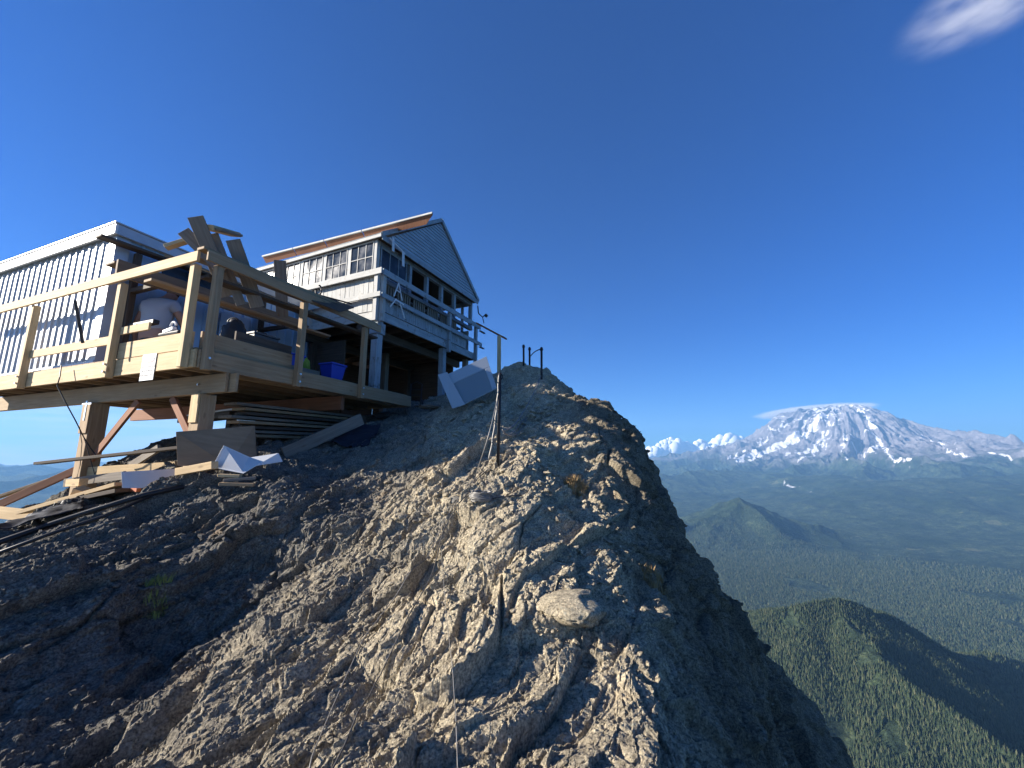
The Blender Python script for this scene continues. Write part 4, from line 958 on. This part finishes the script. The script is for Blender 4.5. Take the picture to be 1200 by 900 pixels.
# lumber stack in the dark under the deck
GU = 'boards stacked in the dark under the deck'
rs = random.Random(5)
ulab = ['lowest board', 'second board', 'third board', 'fourth board', 'fifth board', 'sixth board', 'seventh board', 'topmost board']
for k in range(8):
    a0 = 1.0+rs.random()*.3; zz = -.78+k*.068
    plank(DK(a0, .75+rs.random()*.25, zz), DK(a0+2.2+rs.random()*.5, .55+rs.random()*.3, zz+.03), .30, .045, (M_FIR, M_GREYW, M_DARKW)[k % 3], ulab[k]+' of the stack in the dark behind the near post', group=GU)
plank(DK(1.9, 3.3, -.42), DK(1.6, 1.4, -.40), .25, .10, M_DARKW, 'dark beam slung under the joists between the two deck posts', group=GU)
plank(DK(1.85, 3.0, -.34), DK(1.55, 1.3, -.32), .20, .03, M_WHITE, 'pale board lying on the dark slung beam between the deck posts', group=GU)
# tarpaulin, hoses
def tarp(name, label, pts, m, seed, th=.01, amp=.05):
    """draped sheet between four corners, lying on the rock"""
    A, B, C_, D_ = [Vector(q) for q in pts]; n = 26; V_ = []
    for i in range(n):
        for j in range(n):
            s, t_ = i/(n-1), j/(n-1); p = A.lerp(B, s).lerp(D_.lerp(C_, s), t_); p.z = max(p.z, ground(p.x, p.y)+.015); V_.append(p)
    arr = np.array([q[:] for q in V_]); nn = fbm(arr*4+seed, 3, 700+seed, ridged=True); arr[:, 2] += amp*(nn+.3)
    c = arr.mean(0); me = np_mesh(name, arr-c, grid_faces(n, n), smooth=True); o = link_mesh(name, me, m); o.location = c
    so = o.modifiers.new('thickness', 'SOLIDIFY'); so.thickness = th; return tag(o, label, 'tarp')
tarp('tarp', 'black tarp spread down the slope at the left below the scrap lumber', [hit(-40, 645, .03), hit(40, 610, .05), P(98, 582, 5.6), hit(95, 606, .05)], M_BLACK, 1)
tarp('tarp', 'dark navy tarp bundled on the slope under the right part of the deck', [P(388, 520, 6.9), P(402, 498, 7.4), P(446, 500, 7.6), P(430, 536, 6.6)], M_NAVY, 2)
for k, (pts, lab) in enumerate(((((-30, 652), (50, 622), (110, 602), (170, 584), (215, 574)), 'upper black hose running down the slope below the scrap lumber'), (((-30, 664), (60, 632), (120, 610), (180, 590)), 'lower black hose running down the slope below the scrap lumber'))):
    pp = [hit(x, y, .035) for x, y in pts]; b = MB(); b.tube(pp, .03 if k == 0 else .018, 8); o = b.build('hose', M_BLACK, smooth=True); tag(o, lab, 'hose', 'black hoses on the slope')

# ------------------------------------------------------------------ poles, cables and rope on the ridge
GP = 'iron poles of the old summit fence'
def pole(base, top, r, label):
    root = thing('iron_pole', label, 'pole', base, GP)
    b = MB(); b.tube([base-Vector((0, 0, .15)), base.lerp(top, .5)+Vector((.004, 0, 0)), top], r, 10); b.build('shaft', M_IRON, root, smooth=True)
    b = MB(); q = top-Vector((0, 0, .05)); b.tube([q+Vector((.035*math.cos(t_), 0, .035*math.sin(t_))) for t_ in [i*math.pi/5 for i in range(11)]], .008, 6); b.build('eye_ring', M_IRON, root)
    return root
mb_ = hit(583, 546); mt = P(586, 437, mb_.y+.05)
pole(mb_, mt, .020, 'tall iron pole standing on the ridge nearest the viewer with a pale cable beside it')
for (px, py0, py1, Yp, lab) in ((613.5, 430, 404, 10.0, 'leftmost of the three iron poles on the summit knob'), (620.5, 432, 407, 10.1, 'middle iron pole on the summit knob'), (634.5, 458, 407, 9.0, 'right iron pole on the summit knob with a ring at its tip')):
    b0 = P(px, py0, Yp); b0.z = min(b0.z, ground(b0.x, b0.y)); pole(b0, P(px, py1, Yp), .026, lab)
def strand(pts, r, m, label, cat='cable', name='cable', group=None, sag=0, n=24):
    pts = [Vector(p) for p in pts]; out_ = []
    for i in range(len(pts)-1):
        p0 = pts[max(i-1, 0)]; p1, p2 = pts[i], pts[i+1]; p3 = pts[min(i+2, len(pts)-1)]
        for k in range(n//max(1, len(pts)-1)+2):
            t_ = k/(n//max(1, len(pts)-1)+2)
            q = .5*((2*p1)+(-p0+p2)*t_+(2*p0-5*p1+4*p2-p3)*t_*t_+(-p0+3*p1-3*p2+p3)*t_**3); q.z -= sag*4*t_*(1-t_); out_.append(q)
    out_.append(pts[-1]); b = MB(); b.tube(out_, r, 6); o = b.build(name, m, None, smooth=True); return tag(o, label, cat, group)
q = mb_; w_ = []
for k in range(60):
    s = k/59; w_.append(mt.lerp(mb_, s)+Vector((-.015-.085*s*s+.003*math.cos(k*.5), -.024-.003*math.sin(k*.7), -.06*(1-s)+.03)))
b = MB(); b.tube(w_, .011, 6); o = b.build('cable_wrap', M_CABLE, None, smooth=True); tag(o, 'pale cable bundle running down beside the tall iron pole', 'cable')
GC = 'cables strung between the poles'
strand([P(583, 468, mb_.y), P(572, 512, 4.75), hit(558, 556, .01)], .006, M_CABLE, 'thin stay wire falling left from the tall iron pole', group=GC)
strand([P(589, 504, mb_.y+.1), P(612, 484, 6.9), P(634, 440, 9.0)], .010, M_CABLE, 'upper cable sagging from the tall iron pole to the summit knob', group=GC, sag=.04)
strand([P(590, 505, mb_.y+.1), P(617, 490, 7.0), P(631, 444, 9.0)], .008, M_CABLE, 'middle cable sagging from the tall iron pole to the summit knob', group=GC, sag=.10)
strand([P(590, 508, mb_.y+.1), P(608, 498, 6.5), P(634, 458, 8.8)], .008, M_CABLE, 'lowest cable from the tall iron pole to the summit knob', group=GC, sag=.03)
strand([P(621, 418, 10.1), P(627, 412, 9.6), P(634, 409, 9.0)], .012, M_IRON, 'short dark cable joining the two right poles on the summit knob', group=GC)
GR = 'cables lying down the rock slope'
def laid(pts, r, m, lab, lift=.012): 
    pp = []
    for (x0, y0), (x1, y1) in zip(pts[:-1], pts[1:]):
        for k in range(4): pp.append(hit(x0+(x1-x0)*k/4, y0+(y1-y0)*k/4, lift))
    pp.append(hit(*pts[-1], lift))
    for _ in range(3):
        pp = [pp[0]]+[Vector((q.x*.5+(pp[i].x+pp[i+2].x)*.25, q.y*.5+(pp[i].y+pp[i+2].y)*.25, max(q.z, (pp[i].z+pp[i+2].z)/2))) for i, q in enumerate(pp[1:-1])]+[pp[-1]]
    b = MB(); b.tube(pp, r, 6); o = b.build('cable', m, None, smooth=True); return tag(o, lab, 'cable', GR)
laid([(577, 548), (560, 562), (545, 588), (528, 610), (517, 632), (508, 680), (478, 730), (452, 790), (425, 840), (395, 900), (380, 925)], .005, M_ROPEB, 'darker of the two long cables running down the lit ridge from the tall pole')
laid([(563, 556), (540, 585), (516, 622), (500, 665), (470, 705), (430, 745), (405, 800), (375, 870), (360, 920)], .0035, M_CABLE, 'paler long cable running down the lit ridge left of the darker one')
laid([(517, 645), (519, 685), (524, 740), (530, 800), (534, 860), (536, 915)], .0022, M_CABLE, 'thin pale cord running straight down the middle of the ridge')
laid([(572, 590), (590, 586), (612, 584)], .006, M_ROPEB, 'short dark cable end lying right of the coil')
c = hit(563, 592); b = MB(); pts = []
for k in range(150):
    a = k*2*math.pi/20; rr_ = .095+.012*math.sin(k*.37); pts.append(c+Vector((rr_*math.cos(a)*1.05, rr_*math.sin(a)*.9, .015+.095*(k/150)+.006*math.sin(k*1.9))))
b.tube(pts, .0075, 6); o = b.build('cable_coil', M_CABLE, None, smooth=True); tag(o, 'coil of pale cable lying on the lit rock below the tall pole', 'coil')

# ------------------------------------------------------------------ loose stones and dry plants
def stone(px, py, s, label, seed, m=None, flat=.6, cat='stone', group=None):
    c = hit(px, py, 0); bm = bmesh.new(); bmesh.ops.create_icosphere(bm, subdivisions=5, radius=1)
    V_ = np.array([v.co[:] for v in bm.verts]); f_, e_ = facets((V_*.95+seed*3.1).astype(np.float32), seed, .9); n_ = fbm(V_*3+seed, 3, seed)
    for v, a, b_ in zip(bm.verts, f_, n_): v.co = Vector((v.co.x*1.15, v.co.y, v.co.z*flat))*(1+.27*float(a)+.03*float(b_))*s
    me = bpy.data.meshes.new('stone'); bm.to_mesh(me); bm.free(); me.polygons.foreach_set('use_smooth', [True]*len(me.polygons))
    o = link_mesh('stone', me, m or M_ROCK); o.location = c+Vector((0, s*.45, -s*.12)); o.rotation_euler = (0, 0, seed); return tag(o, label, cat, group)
M_STONE = mat('grey_stone', (.3, .29, .27), .85); t = NT(M_STONE); tc = t.n('ShaderNodeTexCoord').outputs['Object']; n = t.noise(tc, 22, 8, .7)
t.l(t.ramp(n, [(.3, (.10, .095, .085)), (.5, (.20, .19, .165)), (.7, (.33, .31, .26))]), t.b.inputs['Base Color']); t.l(t.bump(t.noise(tc, 70, 8, .75), 1, .02), t.b.inputs['Normal'])
stone(672, 735, .22, 'broad flat pale grey boulder lying on the right side of the lit ridge', 12, None, .42)
stone(470, 607, .10, 'small grey stone on the lit rock left of the cable coil', 4)
stone(537, 588, .10, 'rounded dark stone touching the left side of the cable coil', 7, M_STONE)
def tuft(px, py, r, n, cols, label, seed, hgt=.12):
    c = hit(px, py, 0); rnd = random.Random(seed); b = MB()
    for k in range(n):
        a = rnd.random()*6.283; d = math.sqrt(rnd.random())*r; x, y = c.x+d*math.cos(a), c.y+d*math.sin(a); g = ground(x, y)-.01
        ln = hgt*(.5+rnd.random()*.8); tx, ty = (rnd.random()-.5)*1.1, (rnd.random()-.5)*1.1; w_ = .0035
        p0 = Vector((x, y, g)); p1 = p0+Vector((tx*ln*.4, ty*ln*.4, ln*.6)); p2 = p0+Vector((tx*ln, ty*ln, ln)); s_ = Vector((math.cos(a*3), math.sin(a*3), 0))*w_
        nn = len(b.v); b.v += [p0-s_, p0+s_, p1+s_*.8, p1-s_*.8, p2]
        b.f += [(nn, nn+1, nn+2, nn+3), (nn+3, nn+2, nn+4)]; b.uv += [(0, 0)]*7
    o = b.build('dry_plant', cols); return tag(o, label, 'plant')
M_DRY = mat('dry_grass', (.30, .20, .09), .9); M_MOSS = mat('green_tuft', (.22, .26, .07), .9)
tuft(675, 572, .13, 700, M_DRY, 'rusty brown dry plant on the right shoulder of the lit ridge', 1, .085)
tuft(183, 706, .10, 220, M_MOSS, 'small green tuft in the shaded gully at the left', 2, .08)
tuft(770, 688, .12, 500, M_DRY, 'dry grass patch on the crest right of the broad flat boulder', 3, .07)

# gravel and flakes of broken rock lying all over the ridge, too many to count
def gravel(n):
    rgv = np.random.default_rng(5); g0 = (1+5**.5)/2
    ico = np.array([(-1, g0, 0), (1, g0, 0), (-1, -g0, 0), (1, -g0, 0), (0, -1, g0), (0, 1, g0), (0, -1, -g0), (0, 1, -g0), (g0, 0, -1), (g0, 0, 1), (-g0, 0, -1), (-g0, 0, 1)])/1.9
    fc = np.array([(0, 11, 5), (0, 5, 1), (0, 1, 7), (0, 7, 10), (0, 10, 11), (1, 5, 9), (5, 11, 4), (11, 10, 2), (10, 7, 6), (7, 1, 8), (3, 9, 4), (3, 4, 2), (3, 2, 6), (3, 6, 8), (3, 8, 9), (4, 9, 5), (2, 4, 11), (6, 2, 10), (8, 6, 7), (9, 8, 1)])
    j = rgv.integers(62, len(azs)-62, n); i = rgv.integers(33, 690, n); c = ROCKV[i, j]; r = np.hypot(c[:, 0], c[:, 1])
    s = r*(.0012+.0075*rgv.random(n)**3.2)
    loose = fbm(c*1.6, 3, 990) > -.12; c, s = c[loose], s[loose]; n = len(c)
    W = ico[None]*(1+.55*(rgv.random((n, 12, 3))-.5)); W = W*(np.array([1.2, 1, .6])[None, None])*(.7+.6*rgv.random((n, 1, 3)))
    a = rgv.random(n)*6.283; ca, sa = np.cos(a)[:, None], np.sin(a)[:, None]
    X_, Y_ = W[:, :, 0]*ca-W[:, :, 1]*sa, W[:, :, 0]*sa+W[:, :, 1]*ca; t_ = (rgv.random(n)-.5)[:, None]*1.2
    Z_ = W[:, :, 2]+t_*X_
    V_ = np.stack([X_, Y_, Z_], 2)*s[:, None, None]+c[:, None, :]+np.array([0, 0, .15])*s[:, None, None]
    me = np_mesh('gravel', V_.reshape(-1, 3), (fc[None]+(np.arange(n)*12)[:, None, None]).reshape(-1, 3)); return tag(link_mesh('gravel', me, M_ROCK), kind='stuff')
gravel(26000)
# ------------------------------------------------------------------ conifers
M_CON = mat('conifer_foliage', (.04, .06, .025), .95, spec=.1); t = NT(M_CON)
oi = t.n('ShaderNodeObjectInfo').outputs['Random']; ra = t.n('ShaderNodeAttribute', attribute_name='tone').outputs['Fac']
t.l(t.ramp(t.math('FRACT', t.math('ADD', oi, ra)), [(0, (.014, .024, .014)), (.35, (.030, .044, .021)), (.7, (.046, .060, .030)), (1, (.08, .085, .045))]), t.b.inputs['Base Color'])
M_BARK = mat('bark', (.09, .065, .05), .95)
def conifer_arrays(seed, tiers, sides):
    rnd = random.Random(seed); V_, F_ = [], []
    for k in range(tiers):
        z0 = .10+.80*k/tiers; z1 = min(1.0, z0+.95/tiers+.12) if k < tiers-1 else 1.0; r = .17*(1-.80*k/tiers)
        n = len(V_); V_.append((0, 0, z1))
        for s in range(sides):
            a = 2*math.pi*(s+rnd.random()*.5)/sides+k*.7; q = r*(.7+.6*rnd.random()); V_.append((q*math.cos(a), q*math.sin(a), z0-.03*rnd.random()))
        for s in range(sides): F_.append((n, n+1+s, n+1+(s+1) % sides))
    return np.array(V_, np.float32), np.array(F_, np.int32)
rg = np.random.default_rng(11)
def scatter(n, az0, az1, r0, r1):
    a = R(az0)+(R(az1)-R(az0))*rg.random(n); r = np.sqrt(r0*r0+(r1*r1-r0*r0)*rg.random(n)); x = r*np.sin(a); y = r*np.cos(a)
    z = terrain(x, y)[0]; d = y*cp+z*sp_; px = 600+F*x/d; py = 450-F*(-y*sp_+z*cp)/d
    return x, y, z, px, py, r
x, y, z, px, py, r_ = scatter(170000, 24, 57, 780, 2500)
rock_edge = np.interp(py, [545, 620, 680, 730, 800, 900], [765, 800, 835, 866, 925, 1000])
vis = (px > rock_edge-40) & (px < 1330) & (py > 600) & (py < 1010)
x, y, z, px, py, r_ = [q[vis] for q in (x, y, z, px, py, r_)]
size = 7+10*rg.random(len(x))**1.7; size *= 1+.25*fbm(np.stack([x, y, x*0], 1)/90, 2, 900)
gap_ = fbm(np.stack([x, y, x*0], 1)/70, 3, 911); keepn = gap_ > -.42+.15*rg.random(len(x)); x, y, z, px, py, r_, size = [q[keepn] for q in (x, y, z, px, py, r_, size)]; vis2 = np.where(vis)[0][keepn]
infr = (px > rock_edge[vis2]+8) & (px < 1196) & (py < 893)
order = np.where(infr)[0]; order = order[np.argsort(-(size/r_)[order])][:290]
is_ind = np.zeros(len(x), bool); is_ind[order] = True
def merged(name, xs, ys, zs, sz, seed, tiers, sides, label=None):
    V0, F0 = conifer_arrays(seed, tiers, sides); n = len(xs); a = rg.random(n)*6.283; ca, sa = np.cos(a), np.sin(a)
    W = np.empty((n, len(V0), 3), np.float32); wd = sz*(.85+.4*rg.random(n))
    W[:, :, 0] = (V0[None, :, 0]*ca[:, None]-V0[None, :, 1]*sa[:, None])*wd[:, None]+xs[:, None]
    W[:, :, 1] = (V0[None, :, 0]*sa[:, None]+V0[None, :, 1]*ca[:, None])*wd[:, None]+ys[:, None]
    W[:, :, 2] = V0[None, :, 2]*sz[:, None]+zs[:, None]-1
    FF = (F0[None]+(np.arange(n)*len(V0))[:, None, None]).reshape(-1, 3)
    me = np_mesh(name, W.reshape(-1, 3), FF, smooth=False); attr(me, 'tone', np.repeat(rg.random(n), len(V0)))
    o = link_mesh(name, me, M_CON); return tag(o, kind='stuff')
rest = ~is_ind
merged('forest', x[rest], y[rest], z[rest], size[rest], 1, 3, 5)
# individual trees, nearest first
def conifer_mesh(seed):
    V0, F0 = conifer_arrays(seed, 6, 8); me = np_mesh('conifer', V0, F0, smooth=False); bm = bmesh.new(); bm.from_mesh(me)
    rr_ = [bm.verts.new((.014*math.cos(k*1.2566), .014*math.sin(k*1.2566), z_)) for z_ in (-.04, .5) for k in range(5)]
    for k in range(5): f = bm.faces.new((rr_[k], rr_[(k+1) % 5], rr_[5+(k+1) % 5], rr_[5+k])); f.material_index = 1
    bm.to_mesh(me); bm.free(); me.materials.append(M_CON); me.materials.append(M_BARK); return me
cms = [conifer_mesh(s) for s in range(30, 36)]
first = None
for i, k in enumerate(order):
    if first is None: o = bpy.data.objects.new('conifer', cms[0]); first = o
    else: o = first.copy(); o.data = cms[i % 6]
    COL.objects.link(o); s = float(size[k]); o.location = (float(x[k]), float(y[k]), float(z[k])-.5); o.scale = (s, s, s); o.rotation_euler = (0, 0, random.random()*6.28)
    tag(o, 'dark green conifer among the nearest trees on the forested spur below the cliff', 'tree', 'conifers on the nearest forested spur')
# valley floor trees
x, y, z, px, py, r_ = scatter(130000, 22, 57, 2300, 6200)
keep = (px > 760) & (px < 1290) & (fbm(np.stack([x, y, x*0], 1)/420, 3, 905) < .45) & (rg.random(len(x)) < np.interp(r_, [2300, 4000, 6200], [1, 1, .1]))
x, y, z = x[keep], y[keep], z[keep]
merged('valley_forest', x, y, z, 15+13*rg.random(len(x)), 2, 2, 5)

# ------------------------------------------------------------------ clouds, outside the haze
def cloud_mat(name, dens, emis=0):
    m = bpy.data.materials.new(name); m.use_nodes = True; nt = m.node_tree; nt.nodes.clear(); t = NT.__new__(NT); t.t = nt; t.b = None
    return m, t
def puff_cloud(label, puffs, seed):
    bm = bmesh.new()
    for (c, r) in puffs: bmesh.ops.create_icosphere(bm, subdivisions=4, radius=r, matrix=Matrix.Translation(c))
    c0 = Vector(puffs[0][0]); V_ = np.array([v.co[:] for v in bm.verts]); n_ = fbm(V_/260, 5, seed, .55)
    for v, q in zip(bm.verts, n_): v.co.z += float(q)*60; v.co.x += float(q)*50; v.co -= c0
    me = bpy.data.meshes.new('cloud'); bm.to_mesh(me); bm.free(); me.polygons.foreach_set('use_smooth', [True]*len(me.polygons))
    m = mat('cloud_white', (.9, .9, .92), 1, spec=0); m.node_tree.nodes['Principled BSDF'].inputs['Subsurface Weight'].default_value = 0
    o = link_mesh('cloud', me, m); o.location = c0; return tag(o, label, 'cloud')
rc = random.Random(3); pf_ = []
for (px_, py_, rpx) in ((768, 531, 7), (778, 528, 9), (790, 527, 10), (803, 529, 8), (815, 530, 7), (828, 531, 7), (838, 530, 6), (848, 523, 11), (858, 520, 10), (866, 524, 9), (838, 526, 9), (822, 527, 9), (785, 521, 6), (796, 524, 6), (762, 534, 8), (870, 530, 8), (740, 535, 9)):
    pf_.append((P(px_, py_-2, 33500+rc.random()*800), rpx*33500/487*.95))
for (c_, r_c) in list(pf_):
    for k in range(7):
        an = rc.random()*6.283; pf_.append((Vector(c_)+Vector((math.cos(an)*r_c*.85, -r_c*.3, (math.sin(an)*.75+.15)*r_c*.9)), r_c*(.25+.3*rc.random())))
puff_cloud('white cumulus bank just left of the snowy mountain', pf_, 950)
def volume_cloud(name, label, loc, scale, rot, dens, nscale, lo, hi, stretch=(1, 1, 1)):
    bm = bmesh.new(); bmesh.ops.create_icosphere(bm, subdivisions=3, radius=1); me = bpy.data.meshes.new(name); bm.to_mesh(me); bm.free()
    m = bpy.data.materials.new(name); m.use_nodes = True; nt = m.node_tree; nt.nodes.clear()
    def n(t_): return nt.nodes.new(t_)
    o_ = n('ShaderNodeOutputMaterial'); v = n('ShaderNodeVolumePrincipled'); v.inputs['Color'].default_value = (1, 1, 1, 1); v.inputs['Anisotropy'].default_value = .0
    tc = n('ShaderNodeTexCoord'); mp = n('ShaderNodeMapping'); mp.inputs['Scale'].default_value = stretch; nt.links.new(tc.outputs['Object'], mp.inputs[0])
    nz = n('ShaderNodeTexNoise'); nz.inputs['Scale'].default_value = nscale; nz.inputs['Detail'].default_value = 4; nz.inputs['Roughness'].default_value = .6; nt.links.new(mp.outputs[0], nz.inputs['Vector'])
    mr = n('ShaderNodeMapRange'); mr.inputs[1].default_value = lo; mr.inputs[2].default_value = hi; nt.links.new(nz.outputs[0], mr.inputs[0])
    ln = n('ShaderNodeVectorMath'); ln.operation = 'LENGTH'; nt.links.new(tc.outputs['Object'], ln.inputs[0])
    fa = n('ShaderNodeMapRange'); fa.interpolation_type = 'SMOOTHSTEP'; fa.inputs[1].default_value = 1.0; fa.inputs[2].default_value = .35; nt.links.new(ln.outputs['Value'], fa.inputs[0])
    m1 = n('ShaderNodeMath'); m1.operation = 'MULTIPLY'; nt.links.new(mr.outputs[0], m1.inputs[0]); nt.links.new(fa.outputs[0], m1.inputs[1])
    m2 = n('ShaderNodeMath'); m2.operation = 'MULTIPLY'; nt.links.new(m1.outputs[0], m2.inputs[0]); m2.inputs[1].default_value = dens; nt.links.new(m2.outputs[0], v.inputs['Density'])
    nt.links.new(v.outputs[0], o_.inputs['Volume'])
    o = link_mesh(name, me, m); o.location = loc; o.scale = scale; o.rotation_euler = rot; return tag(o, label, 'cloud')
volume_cloud('cloud', 'thin wispy cloud in the top right corner of the sky', P(1172, -6, 5200), (1900, 900, 560), (0, R(-24), 0), .0008, 2.6, .38, .74, (1, 1, 1.1))
volume_cloud('cloud', 'flat cap cloud draped over the summit of the snowy mountain', P(955, 482, 32500), (5200, 2500, 560), (0, R(-5), 0), .004, 2.0, .28, .62, (1, 1, 1.2))
# ------------------------------------------------------------------ haze
def haze():
    bm = bmesh.new(); bmesh.ops.create_cube(bm, size=1)
    x0, x1, y0, y1, z0, z1 = -31000, 31000, -31000, 31500, float(min(Z.min(), -1200))-2, float(max(Z.max(), 2300))+25
    for v in bm.verts: v.co = (x0 if v.co.x < 0 else x1, y0 if v.co.y < 0 else y1, z0 if v.co.z < 0 else z1)
    me = bpy.data.meshes.new('haze'); bm.to_mesh(me)
    m = bpy.data.materials.new('haze'); m.use_nodes = True; nt = m.node_tree; nt.nodes.clear()
    o = nt.nodes.new('ShaderNodeOutputMaterial'); v = nt.nodes.new('ShaderNodeVolumePrincipled')
    v.inputs['Color'].default_value = (.25, .55, 1.0, 1); v.inputs['Density'].default_value = HAZE_D; v.inputs['Anisotropy'].default_value = .1
    nt.links.new(v.outputs[0], o.inputs['Volume'])
    ho = link_mesh('haze', me, m); tag(ho, kind='stuff')
HAZE_D = 4.4e-5
haze()
